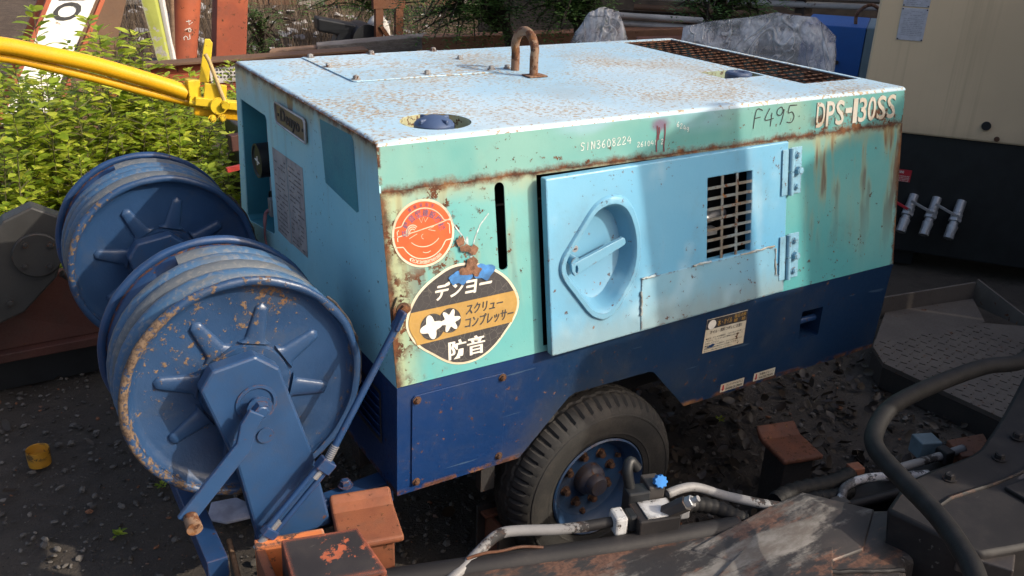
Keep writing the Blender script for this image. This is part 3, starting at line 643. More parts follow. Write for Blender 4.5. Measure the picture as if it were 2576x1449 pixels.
# end panel facing the reels
def endm(y, z, d=0): return V3((d, y, z))
yb = 0.0912; ytop = 0.0
recend = [(1.170, 1.290), (0.892, 1.290), (0.880, 1.278), (0.880, 0.905), (0.892, 0.893), (1.190, 0.850), (1.215, 0.862)]
outer = [(-yb+0.003, ZM), (ymid(ZS)+0.001, ZS), (0.003, ZR-0.006), (W_-0.003, ZR-0.006), (W_+0.012, ZS), (W_+yb-0.003, ZM)]
endp = MB().sheet(outer, [recend], 0.004, lambda u, v, d: endm(u, v, d-0.0005)).build('end_panel', 'end', comp)
mb = MB(); mb.loft([[endm(u, v, 0.003) for u, v in recend], [endm(u, v, 0.085) for u, v in recend]], False, True); mb.build('control_recess', 'teal', endp)
cp = MB().prism([(0.062, 0.90, 1.265), (0.062, 1.10, 1.225), (0.062, 1.12, 0.93), (0.062, 0.90, 0.90)], (0.02, 0, 0)).build('control_panel', steel('control white', (0.44, 0.43, 0.43), (0.34, 0.33, 0.33), 0.1, 0.2, 0.55, 3, 0.4), endp)
def dial(y, z, r, x=0.062, d=0.055):
    g = MB().lathe([(0, -d), (r*0.86, -d), (r*0.9, -d-0.004), (r, -d-0.004), (r, 0.0)], (x, y, z), 'x', 28); return g
dial(1.045, 1.105, 0.058).build('gauge', 'black', endp, smooth=35)
m = MB(); m.bar((0.0055, 1.025, 1.10), (0.0055, 1.07, 1.107), 0.003, 0.004, (1, 0, 0)); m.bar((0.0055, 1.045, 1.09), (0.0055, 1.047, 1.12), 0.003, 0.004, (1, 0, 0)); m.build('gauge_needle', 'swhite', endp)
dial(1.00, 0.985, 0.024, 0.062, 0.03).build('gauge', 'black', endp, smooth=35)
MB().cyl((0.062, 1.06, 0.955), (0.045, 1.06, 0.955), 0.012, 12).build('switch', 'black', endp, smooth=40)
m = MB(); m.cyl((0.062, 0.93, 0.985), (0.02, 0.93, 0.985), 0.017, 12); m.obox((0.01, 0.93, 0.975), (0.008, 0, 0), (0, 0.014, 0), (0, 0, 0.03)); m.build('key_switch', 'galv', endp, smooth=40)
MB().tube(smooth_path([(0.02, 0.94, 0.965), (0.0, 0.97, 0.945), (-0.012, 0.955, 0.90), (-0.010, 0.965, 0.85), (-0.006, 0.96, 0.80)], 4), [0.006]*8+[0.004]*9, 7).build('cord_knot', plain('pink cord', (0.34, 0.16, 0.17), 0.8), endp, smooth=50)
# name plate, notices and repaint patch
def endo(k): return lambda u, v, e=0: V3((-k-e, u, v))
npl = [(0.750, 1.352), (0.744, 1.360), (0.492, 1.362), (0.484, 1.354), (0.484, 1.296), (0.738, 1.300), (0.750, 1.312)]
plate = MB().prism([(-0.0015, y, z) for y, z in npl], (-0.007, 0, 0)).build('name_plate', 'plate_metal', endp, bevel=0.002)
MB().tube([(-0.009, y, z) for y, z in npl], 0.0035, 6, closed=True).build('plate_rim', 'alu', plate, smooth=50)
mb = MB(); text(mb, 'Denyo', (-0.700, 1.303, -0.530, 1.352), lambda u, v, e=0: V3((-0.0088-e, -u, v)), 0.012, 0.12, 0.002)
mb.build('lettering', 'ink', plate)
for y in (0.722, 0.503): MB().cyl((-0.0085, y, 1.328), (-0.0105, y, 1.328), 0.005, 8).build('rivet', 'ink', plate)
MB().sheet([(0.380, 1.386), (0.155, 1.392), (0.141, 1.380), (0.123, 1.205), (0.136, 1.198), (0.358, 1.216)], [], 0, lambda u, v, d: V3((-0.0012, u, v))).build('repaint_patch', 'teal', endp)
for k, (ya, yb_, za, zb, zc, zd) in enumerate(((0.836, 0.700, 1.203, 1.205, 0.925, 0.922), (0.696, 0.548, 1.205, 1.208, 0.926, 0.930))):
    nt = MB().add([V3((-0.0015, ya, za)), V3((-0.0015, yb_, zb)), V3((-0.0015, yb_, zd)), V3((-0.0015, ya, zc))], [(0,1,2,3)]).build('notice_plate', 'paper', endp)
    mb = MB()
    for r_ in range(17):
        z = za-0.022-r_*0.0150; y = ya-0.014
        while y > yb_+0.02:
            wd = random.uniform(0.006, 0.03)
            if random.random() < 0.72 and y-wd > yb_+0.008: mb.add([(-0.0022, y, z), (-0.0022, y-wd, z), (-0.0022, y-wd, z-0.0042), (-0.0022, y, z-0.0042)], [(0,1,2,3)])
            y -= wd+0.005
    mb.build('print_lines', plain('faded print', (0.13, 0.12, 0.12), 0.7, 0, 0.4, 60, 0), nt)
# lower end panel with louvre
outer = [(-0.0912+0.003, ZM-0.0005), (W_+0.0882, ZM-0.0005), (W_+0.075, ZB), (-0.0773+0.003, ZB)]
lend = MB().sheet(outer, [], 0.004, lambda u, v, d: V3((d-0.0005, u, v))).build('lower_end_panel', 'low', comp)
MB().sheet(rect(0.01, 0.585, 0.215, 0.745), [rect(0.02, 0.595, 0.205, 0.735)], 0.0, lambda u, v, d: V3((-0.003, u, v))).build('louvre_frame', 'darksteel', lend)
for k in range(5): MB().obox((-0.006, 0.1125, 0.612+k*0.027), (0.005, 0, -0.006), (0, 0.088, 0), (0.0008, 0, 0.001)).build('louvre_slat', 'low', lend)
# rear end and far side
MB().sheet([(-0.0882, ZM), (-0.013, ZS), (W_+0.013, ZS), (W_+0.0882, ZM)], [], 0.004, lambda u, v, d: V3((L_-d, u, v))).build('rear_panel', 'end', comp)
MB().sheet([(-0.0882, ZM-.0005), (W_+0.0882, ZM-.0005), (W_+0.075, ZB), (-0.0745, ZB)], [], 0.004, lambda u, v, d: V3((L_-d, u, v))).build('lower_rear_panel', 'low', comp)
MB().sheet([(0.0, 0.806), (L_, 0.806), (L_, ZS-.0005), (0.0, ZS-.0005)], [], 0.004, lambda u, v, d: V3((u, W_-ymid(v)-d, v))).build('far_side_panel', 'side', comp)
MB().sheet([(0.0, ZB)] + arch + [(L_, ZB), (L_, ZM), (0, ZM)], [], 0.004, lambda u, v, d: V3((u, W_-ylow(v)-d, v))).build('far_lower_panel', 'low', comp)
m = MB(); m.box((0.10, 0.10, 0.69), (1.80, 1.10, 1.17)); m.build('engine_light_block', 'void', comp)  # plain black box for the engine, put in to block light through the body
m = MB(); m.box((0.02, 0.0, 0.66), (1.88, 1.2, 0.675)); m.build('floor_pan', 'void', comp)
m = MB(); m.tube([(0.93, 0.06, 1.015), (1.12, 0.055, 1.045), (1.19, 0.06, 1.055)], 0.018, 12); m.box((0.98, 0.02, 1.00), (1.14, 0.05, 1.02)); m.build('exhaust_shield', 'alu', comp, smooth=35)

# ---- door (ajar), hinged on the right
DX0, DX1 = 0.4365, 1.3525
def doff(x): return 0.006 + 0.036*(DX1-x)/(DX1-DX0)
def dm(x, z, d=0): return V3((x, ymid(z)-doff(x)+d, z))
RC = (0.606, 1.043)
r_out = [(0.467,1.048),(0.477,1.096),(0.504,1.131),(0.574,1.185),(0.618,1.204),(0.676,1.197),(0.725,1.154),(0.743,1.114),(0.746,1.060),(0.742,1.002),(0.717,0.953),(0.656,0.897),(0.614,0.885),(0.578,0.899),(0.489,0.983)]
def roundpoly(C, n=10):
    out = []
    for i, (x, y, r) in enumerate(C):
        p = V3((x, y, 0)); a = (V3((*C[i-1][:2], 0))-p).normalized(); b = (V3((*C[(i+1) % len(C)][:2], 0))-p).normalized()
        for k in range(n+1): t = k/n; q_ = (p+a*r)*(1-t)**2 + p*2*t*(1-t) + (p+b*r)*t*t; out.append((q_.x, q_.y))
    return out
def raysample(P, c, n=72):
    out = []
    for k in range(n):
        a = -math.pi+2*math.pi*k/n; d = V3((math.cos(a), math.sin(a))); best = 0
        for i in range(len(P)):
            p0, p1 = V3((P[i-1][0]-c[0], P[i-1][1]-c[1])), V3((P[i][0]-c[0], P[i][1]-c[1])); e = p1-p0; den = d.x*e.y-d.y*e.x
            if abs(den) < 1e-9: continue
            t = (p0.x*e.y-p0.y*e.x)/den; s_ = (p0.x*d.y-p0.y*d.x)/den
            if t > 0 and -1e-6 <= s_ <= 1+1e-6: best = max(best, t)
        out.append((c[0]+d.x*best, c[1]+d.y*best))
    return out
ro = raysample(roundpoly([(0.450, 1.046, 0.055), (0.605, 1.218, 0.055), (0.705, 1.212, 0.05), (0.753, 1.115, 0.06), (0.748, 0.990, 0.06), (0.648, 0.872, 0.045), (0.578, 0.876, 0.045)]), RC); ri = sc(ro, RC, 0.835); r3 = sc(ro, RC, 0.80)
gr = rect(1.010, 0.967, 1.194, 1.213)
dpts = [(DX0 + (DX1-DX0)*k/10) for k in range(11)]
door = MB().sheet([(x, 0.8085) for x in dpts] + [(x, 1.2835) for x in reversed(dpts)], [ri, gr], 0.026, dm).build('door', 'door', comp, bevel=0.004)
lay = [(ro, -0.0005), (sc(ro, RC, 0.985), -0.006), (sc(ro, RC, 0.965), -0.0085), (sc(ro, RC, 0.875), -0.0085), (sc(ro, RC, 0.845), -0.004), (sc(ro, RC, 0.80), 0.008), (sc(ro, RC, 0.76), 0.034), (sc(ro, RC, 0.72), 0.046), (sc(ro, RC, 0.64), 0.050)]
MB().loft([[dm(u, v, d) for u, v in lp] for lp, d in lay], False, True).build('handle_recess', 'door', door, smooth=32)
def lever(u, v, d=0): return dm(u, v, d)
la, lb = V3((0.522, 1.036)), V3((0.688, 1.083)); ld = (lb-la).normalized(); lnn = V3((-ld.y, ld.x))
lp = [la - ld*0.010 + lnn*0.016, la - ld*0.014, la - ld*0.010 - lnn*0.018, lb - lnn*0.011, lb + ld*0.006 - lnn*0.006, lb + ld*0.006 + lnn*0.006, lb + lnn*0.011]
mb = MB(); hol = [(la.x + ld.x*0.002 + lnn.x*-0.002 + 0.0045*math.cos(a) , la.y - 0.002 + 0.011*math.sin(a)) for a in [math.pi/5*k for k in range(10)]]
mb.sheet([(p.x, p.y) for p in lp], [hol], 0.012, lambda u, v, d: dm(u, v, d-0.004)).build('door_handle', 'door', door, bevel=0.003)
MB().cyl(dm(0.524, 1.052, 0.046), dm(0.524, 1.052, 0.0), 0.014, 12).build('handle_pivot', 'door', door, smooth=40)
MB().cyl(dm(0.545, 1.075, 0.046), dm(0.545, 1.075, 0.030), 0.010, 16).build('lock_barrel', 'galv', door, smooth=40)
MB().bar(dm(0.541, 1.075, 0.0295), dm(0.549, 1.075, 0.0295), 0.002, 0.003).build('key_slot', 'ink', door)
# grille bars in the door
gm = steel('grille bar', (0.20, 0.27, 0.30), (0.15, 0.13, 0.10), 0.42, 0.3, 0.6, 3)
for k in range(1, 3): MB().prism([dm(1.010+0.184*k/3-0.005, 0.966, 0.002), dm(1.010+0.184*k/3+0.005, 0.966, 0.002), dm(1.010+0.184*k/3+0.005, 1.214, 0.002), dm(1.010+0.184*k/3-0.005, 1.214, 0.002)], (0, 0.003, 0)).build('grille_bar', gm, door)
for k in range(1, 8):
    z = 0.967+0.246*k/8; MB().prism([dm(1.009, z-0.004, 0.0005), dm(1.195, z-0.004, 0.0005), dm(1.195, z+0.004, 0.0005), dm(1.009, z+0.004, 0.0005)], (0, 0.0025, 0)).build('grille_bar', gm, door)
# welded patch on the lower part of the door
pp = [(0.748, 0.815), (1.345, 0.815), (1.340, 0.868), (1.305, 0.872), (1.300, 0.963), (1.0, 0.964), (0.752, 0.964)]
MB().sheet(pp, [], 0.003, lambda u, v, d: dm(u, v, d-0.0035)).build('patch_plate', 'patch', door, bevel=0.001)
for a, b in (((0.752, 0.965), (0.80, 0.966)), ((0.95, 0.966), (1.02, 0.967)), ((1.15, 0.964), (1.30, 0.968)), ((0.750, 0.93), (0.749, 0.86)), ((1.303, 0.96), (1.306, 0.875))):
    n_ = 9; MB().tube([dm(a[0]+(b[0]-a[0])*k/n_+random.uniform(-.002, .002), a[1]+(b[1]-a[1])*k/n_+random.uniform(-.002, .002), -0.004) for k in range(n_+1)], [random.uniform(.002, .0045) for _ in range(n_+1)], 6).build('weld_bead', steel('weld', (0.45, 0.55, 0.58), (0.3, 0.25, 0.18), 0.35, 0, 0.6, 6), door, smooth=60)
# hinges
for zc in (1.190, 0.920):
    hg = MB().sheet(rect(1.368, zc-0.072, 1.414, zc+0.072), [], 0.004, lambda u, v, d: mid(u, v, d-0.005)).build('hinge', 'boltblue', comp, bevel=0.001)
    MB().sheet(rect(1.322, zc-0.070, 1.348, zc+0.070), [], 0.004, lambda u, v, d: dm(u, v, d-0.0055)).build('hinge_leaf', 'boltblue', hg, bevel=0.001)
    for a, b in ((-0.072, -0.002), (0.002, 0.072)): MB().cyl(mid(1.361, zc+a, -0.012), mid(1.361, zc+b, -0.012), 0.0085, 12).build('hinge_knuckle', 'boltblue', hg, smooth=40)
    for k, dz in enumerate((0.048, 0.0, -0.050)):
        r_ = 0.0135 if k == 1 else 0.009
        hexbolt(mid(1.394, zc+dz, -0.005), (0, -1, .15), r_, 0.014 if k == 1 else 0.006).build('bolt', 'boltblue', hg, smooth=30)

# ---- stickers on the side ---------------------------------------------
S1 = (0.104, 1.181); sr = 0.0835; m1 = lift(mid, 0.0012); m1b = lift(mid, 0.0020); m1c = lift(mid, 0.0028)
st1 = MB().sheet(circle2(*S1, sr, 56), [], 0, lambda u, v, d: m1(u, v)).build('round_sticker', 'cream', comp); st1['label'] = 'round orange low-noise sticker with a winking face'
MB().sheet(circle2(*S1, sr*0.93, 56), [], 0, lambda u, v, d: m1b(u, v)).build('orange_disc', 'orange_s', st1)
mb = MB()
def arcp(c, r, a0, a1, n=20, k=1.0): return [(c[0]+r*math.cos(R(a0+(a1-a0)*i/n)), c[1]+k*r*math.sin(R(a0+(a1-a0)*i/n))) for i in range(n+1)]
ri_ = sr*0.74
ribbon(mb, arcp(S1, ri_, 28, 152), 0.0026, m1c); ribbon(mb, arcp(S1, ri_, 208, 332), 0.0026, m1c)
for sgn in (1, -1):     # notches of the ring on either side
    ribbon(mb, [(S1[0]+sgn*ri_*0.88, S1[1]+ri_*0.47), (S1[0]+sgn*sr*0.70, S1[1]+sr*0.30), (S1[0]+sgn*sr*0.92, S1[1]+sr*0.28)], 0.0024, m1c)
    ribbon(mb, [(S1[0]+sgn*ri_*0.88, S1[1]-ri_*0.47), (S1[0]+sgn*sr*0.70, S1[1]-sr*0.30), (S1[0]+sgn*sr*0.92, S1[1]-sr*0.28)], 0.0024, m1c)
    ribbon(mb, [(S1[0]+sgn*sr*0.78, S1[1]+sr*0.20), (S1[0]+sgn*sr*0.84, S1[1]+sr*0.16), (S1[0]+sgn*sr*0.84, S1[1]-sr*0.12)], 0.0022, m1c)
e1 = (S1[0]-0.030, S1[1]+0.006)
for r_ in (0.008, 0.0125, 0.0165): ribbon(mb, arcp(e1, r_, 40, 200, 12, 1.15), 0.0026, m1c)
ribbon(mb, [(e1[0]-0.010, e1[1]-0.013), (e1[0]+0.012, e1[1]-0.004)], 0.0014, m1c)
ribbon(mb, [(S1[0]+0.028, S1[1]+0.014), (S1[0]+0.012, S1[1]+0.008), (S1[0]+0.031, S1[1]+0.002)], 0.0016, m1c)
ribbon(mb, [(S1[0]-0.010, S1[1]+0.040), (S1[0]-0.005, S1[1]+0.027), (S1[0]+0.002, S1[1]+0.041), (S1[0]+0.006, S1[1]+0.028), (S1[0]+0.014, S1[1]+0.038)], 0.0013, m1c)
ribbon(mb, arcp((S1[0]-0.001, S1[1]-0.007), 0.006, 100, 260, 8), 0.0013, m1c)
ribbon(mb, arcp((S1[0]+0.002, S1[1]+0.015), 0.050, 222, 318, 18, 0.95), 0.0018, m1c)
ribbon(mb, arcp((S1[0]+0.004, S1[1]-0.030), 0.018, 235, 305, 8), 0.0015, m1c)
ribbon(mb, [(S1[0]-0.072, S1[1]+0.001), (S1[0]-0.02, S1[1]+0.008), (S1[0]+0.03, S1[1]+0.016), (S1[0]+0.076, S1[1]+0.027)], 0.0022, m1c)
mb.build('face_lines', 'cream', st1)
def arctext(mb, s, c, r, a0, a1, h, fn, inward=False, thick=0.01):
    n = len(s)
    for i, ch in enumerate(s):
        a = R(a0 + (a1-a0)*(i/(n-1))); x, y = c[0]+r*math.cos(a), c[1]+r*math.sin(a)
        text(mb, ch, (x-h*0.46, y-h*0.5, x+h*0.46, y+h*0.5), fn, thick, 0, 0, a-math.pi/2 if not inward else a+math.pi/2)
mb = MB(); arctext(mb, '低騒音型建設機械', S1, sr*0.60, 172, 12, 0.0185, m1c, thick=0.02); mb.build('sticker_print', 'purple', st1); mb = MB(); arctext(mb, '建設省指定', S1, sr*0.84, 118, 66, 0.010, m1c); mb.build('sticker_print', 'purple', st1)
mb = MB(); arctext(mb, '(社)日本建設機械化協会', S1, sr*0.84, 236, 304, 0.0095, m1c, True, 0.015); mb.build('sticker_print', 'cream', st1)

S2 = (0.200, 0.957)
o2 = polar([(0.222,1.089),(0.287,1.066),(0.347,1.012),(0.365,0.957),(0.315,0.881),(0.225,0.828),(0.173,0.829),(0.104,0.869),(0.053,0.916),(0.037,0.960),(0.058,1.015),(0.124,1.069),(0.175,1.089)], S2, 72)
st2 = MB().sheet(o2, [], 0, lambda u, v, d: m1(u, v)).build('oval_sticker', 'cream', comp); st2['label'] = 'black and gold rounded maker sticker in Japanese'
i2 = sc(o2, S2, 0.955); MB().sheet(i2, [], 0, lambda u, v, d: m1b(u, v)).build('sticker_ground', 'sblack', st2)
band = [p for p in i2 if 0.905 <= p[1] <= 0.993]
rgt = sorted([p for p in band if p[0] > 0.2], key=lambda p: p[1]); lft = sorted([p for p in band if p[0] < 0.2], key=lambda p: -p[1])
MB().sheet([(0.062, 0.905), (0.339, 0.910)] + rgt[1:-1] + [(0.350, 0.993), (0.052, 0.990)] + lft[1:-1], [], 0, lambda u, v, d: m1c(u, v)).build('gold_band', 'sgold', st2)
m2 = lift(mid, 0.0036); m2b = lift(mid, 0.0044)
mb = MB(); text(mb, 'デンヨー', (0.122, 1.008, 0.283, 1.050), lift(mid, 0.0030), 0.02, 0.18)
for k in range(3): text(mb, 'デンヨー', (0.122+0.0012*k, 1.0075+0.0008*k, 0.283+0.0012*k, 1.0495+0.0008*k), lift(mid, 0.0031+0.0001*k), 0.01, 0.18); pass
mb.build('sticker_print', 'swhite', st2)
mb = MB()
for k in range(3): text(mb, '防音', (0.147+0.0014*k, 0.846, 0.252+0.0014*k, 0.896), lift(mid, 0.0030+0.0001*k), 0.008, 0.05)
mb.build('sticker_print', 'swhite', st2)
mb = MB(); 
for k in range(2): text(mb, 'スクリュー', (0.205+0.001*k, 0.956, 0.314+0.001*k, 0.983), lift(mid, 0.0036+0.0001*k), 0.014, 0.18); text(mb, 'コンプレッサー', (0.200+0.001*k, 0.920, 0.344+0.001*k, 0.950), lift(mid, 0.0036+0.0001*k), 0.014, 0.18)
mb.build('sticker_print', 'sblack', st2)
ca, cb = (0.108, 0.944), (0.157, 0.951)
mb = MB(); mb.sheet(circle2(*ca, 0.034, 32), [], 0, lambda u, v, d: m2(u, v)); mb.sheet(circle2(*cb, 0.032, 32), [], 0, lambda u, v, d: lift(mid, 0.0037)(u, v)); mb.build('rotor_ground', 'sblack', st2)
mb = MB(); four = [(ca[0]-0.004+r_*math.cos(a), ca[1]+r_*math.sin(a)) for a in [2*math.pi*k/48 for k in range(48)] for r_ in [0.0245+0.0075*math.cos(4*(a-0.15))]]
six = [(cb[0]+r_*math.cos(a), cb[1]+r_*math.sin(a)) for a in [2*math.pi*k/60 for k in range(60)] for r_ in [0.0160+0.0145*abs(math.cos(3*(a-0.1)))**2.4]]
mb.sheet(four, [], 0, lambda u, v, d: m2b(u, v)); mb.sheet(six, [], 0, lambda u, v, d: lift(mid, 0.0050)(u, v)); mb.build('rotor_shapes', 'swhite', st2)
# peeled rusty blotch with blue underpaint, and scraped line marks
def blob(cx, cz, rx, rz, sd, n=28): return [(cx+rx*math.cos(q_)*(1+0.55*mnoise.noise((math.cos(q_)*1.7+sd, math.sin(q_)*1.7, sd))), cz+rz*math.sin(q_)*(1+0.55*mnoise.noise((math.cos(q_)*2.1, math.sin(q_)*2.1+sd, sd)))) for q_ in [2*math.pi*k/n for k in range(n)]]
for cx, cz, rx, rz in ((0.196, 1.056, 0.030, 0.017), (0.262, 1.060, 0.034, 0.020)): MB().sheet(blob(cx, cz, rx, rz, cx*50), [], 0, lambda u, v, d: lift(mid, 0.0052+cx*0.001)(u, v)).build('blue_smear', plain('smear blue', (0.04, 0.17, 0.42), 0.5, 0, 0.4, 30), st2)
for cx, cz, rx, rz in ((0.214, 1.128, 0.014, 0.010), (0.236, 1.120, 0.013, 0.012), (0.229, 1.090, 0.014, 0.015), (0.213, 1.070, 0.019, 0.012), (0.240, 1.066, 0.013, 0.014), (0.200, 1.148, 0.011, 0.013)): MB().sheet(blob(cx, cz, rx, rz, cx*90), [], 0, lambda u, v, d: lift(mid, 0.0060+cx*0.001)(u, v)).build('rust_blotch', plain('blotch', (0.17, 0.085, 0.05), 0.9, 0, 0.5, 60, 0.6), st2)
mb = MB()
ribbon(mb, [(0.168, 1.235), (0.188, 1.19), (0.212, 1.155), (0.222, 1.13)], 0.003, m1); ribbon(mb, [(0.288, 1.205), (0.262, 1.18), (0.245, 1.15), (0.236, 1.125)], 0.003, m1); ribbon(mb, [(0.222, 1.155), (0.222, 1.12), (0.232, 1.10)], 0.006, m1)
mb.build('scrape_mark', plain('scrape', (0.42, 0.50, 0.50), 0.8, 0, 0.4, 80), side)
# caution label and two small drain labels on the navy part
def lowl(k): return lambda u, v, e=0: low(u, v, -k-e)
cau = MB().sheet([(1.035, 0.773), (1.206, 0.772), (1.212, 0.651), (1.037, 0.654)], [], 0, lambda u, v, d: lowl(0.0015)(u, v)).build('caution_label', 'cream', lowp)
MB().sheet([(1.036, 0.7715), (1.205, 0.7705), (1.207, 0.735), (1.036, 0.737)], [], 0, lambda u, v, d: lowl(0.0022)(u, v)).build('label_head', 'sblack', cau)
MB().sheet(circle2(1.058, 0.752, 0.0165, 24), [], 0, lambda u, v, d: lowl(0.0028)(u, v)).build('label_disc', 'swhite', cau)
mb = MB(); text(mb, '水・オイル', (1.082, 0.742, 1.142, 0.764), lowl(0.0030), 0.02); text(mb, '毎日点検', (1.150, 0.755, 1.200, 0.768), lowl(0.0030), 0.01); text(mb, '補　給', (1.150, 0.740, 1.200, 0.753), lowl(0.0030), 0.01); mb.build('label_print', 'sgold', cau)
mb = MB(); text(mb, 'オイル・燃料コボレに注意!!', (1.055, 0.718, 1.190, 0.731), lowl(0.0024), 0.01)
for k, s_ in enumerate(('●給油・オイルの補給は、こぼさぬよう注意して', 'ください。フィルターの交換時には必ず拭いて', '作業して下さい。', '●給油・オイルの補給は、すぐに止まってから', '高温部には絶対触れないで作業して下さい', 'エンジン停止後に行なって下さい。')):
    text(mb, s_, (1.042, 0.7065-k*0.0088-0.006, 1.042+0.0075*len(s_), 0.7065-k*0.0088), lowl(0.0024), 0.005)
mb.build('label_print', 'ink', cau)
MB().sheet([(1.048, 0.673), (1.075, 0.682), (1.085, 0.676), (1.072, 0.668)], [], 0, lambda u, v, d: lowl(0.0032)(u, v)).build('torn_spot', 'reel', cau)
for (x0, z0, x1, z1), a, b in (((1.146, 0.481, 1.250, 0.512), 'エンジンオイルドレン', 'ENGINE OIL DRAIN'), ((1.294, 0.484, 1.393, 0.515), '冷却水ドレーン', 'WATER DRAIN')):
    dl = MB().sheet(rect(x0, z0, x1, z1), [], 0, lambda u, v, d: lowl(0.0015)(u, v)).build('drain_label', 'cream', lowp)
    mb = MB(); text(mb, a, (x0+0.024, z0+0.017, x1-0.005, z1-0.004), lowl(0.0024), 0.02); text(mb, b, (x0+0.024, z0+0.004, x1-0.008, z0+0.013), lowl(0.0024), 0.02); mb.build('label_print', 'ink', dl)
    MB().sheet([(x0+0.008, z1-0.004), (x0+0.008, z0+0.012), (x0+0.004, z0+0.012), (x0+0.011, z0+0.003), (x0+0.018, z0+0.012), (x0+0.014, z0+0.012), (x0+0.014, z1-0.004)], [], 0, lambda u, v, d: lowl(0.0024)(u, v)).build('arrow', 'red', dl)
# raised model letters, marker writing and chalk writing on the skirt
def skl(k): return lambda u, v, e=0: skirt(u, v, -k-e)
mb = MB(); xx = 1.474
for ch, wd in zip('DPS-130SS', (0.038, 0.037, 0.039, 0.030, 0.020, 0.038, 0.039, 0.043, 0.043)):
    z0, z1 = (1.346, 1.362) if ch == '-' else (1.312, 1.389)
    text(mb, ch, (xx, z0, xx+wd, z1), skl(0.0003), 0.012, 0.0, 0.0025); xx += wd+0.0065
mb.build('model_letters', 'dps', sk)
GL = {'F': [[(1, .95), (.35, 1), (0.1, .0)], [(.2, .55), (.8, .6)]], '4': [[(.55, 1), (.1, .4), (1, .42)], [(.8, .75), (.7, .0)]], '9': [[(.85, .75), (.6, .98), (.2, .85), (.2, .6), (.6, .55), (.9, .85), (.75, .3), (.55, 0)]],
      '5': [[(.3, 1), (.2, .6), (.6, .62), (.85, .35), (.6, .05), (.1, .08)], [(.3, 1), (1.1, .98)]], '.': [[(.2, .3), (.28, .34)]], 'S': [[(.9, .9), (.4, 1), (.15, .7), (.7, .45), (.6, .1), (.1, .1)]], '/': [[(.5, 1), (.4, 0)]], 'N': [[(.1, 0), (.15, 1), (.75, .05), (.85, 1)]],
      '3': [[(.1, .9), (.6, 1), (.8, .75), (.35, .55), (.85, .35), (.6, .02), (.1, .1)]], '6': [[(.8, 1), (.3, .65), (.15, .25), (.5, 0), (.8, .25), (.5, .48), (.2, .3)]], '0': [[(.5, 1), (.15, .6), (.3, .05), (.7, .1), (.85, .6), (.5, 1)]], '8': [[(.8, .9), (.4, 1), (.2, .75), (.8, .3), (.5, 0), (.2, .25), (.8, .8)]], '2': [[(.15, .8), (.5, 1), (.8, .75), (.1, .05), (.9, .1)]]}
def script(mb, s_, x, z, wd, h, pen, fn, slope=0.0):
    for i, ch in enumerate(s_):
        for st in GL.get(ch, []):
            pts = [p[:2] for p in [tuple(q) for q in smooth_path([(x+i*wd+u*wd*0.85, z+i*slope+v*h, 0) for u, v in st], 5)]]
            ribbon(mb, pts, pen, fn)
mb = MB(); script(mb, 'F495.', 1.200, 1.333, 0.047, 0.054, 0.0030, skl(0.0014), 0.001); mb.build('marker_writing', 'ink', sk)
mb = MB(); script(mb, 'S/N3608224', 0.575, 1.331, 0.0172, 0.021, 0.0021, skl(0.0014), 0.0004); mb.build('chalk_writing', 'chalk', sk)
mb = MB(); script(mb, '26/04/12', 0.765, 1.322, 0.012, 0.014, 0.0016, skl(0.0014)); mb.build('chalk_writing', 'chalk', sk)
mb = MB(); script(mb, '6249', 0.905, 1.365, 0.012, 0.014, 0.0018, skl(0.0014), -0.006); mb.build('chalk_writing', 'chalk', sk)
mb = MB()
for x, z0, z1 in ((0.835, 1.375, 1.302), (0.842, 1.37, 1.335), (0.862, 1.378, 1.300)): ribbon(mb, [(x+0.002*math.sin(k), z0+(z1-z0)*k/6) for k in range(7)], 0.0045, skl(0.0014))
mb.build('paint_drip', 'spraydrip', sk)

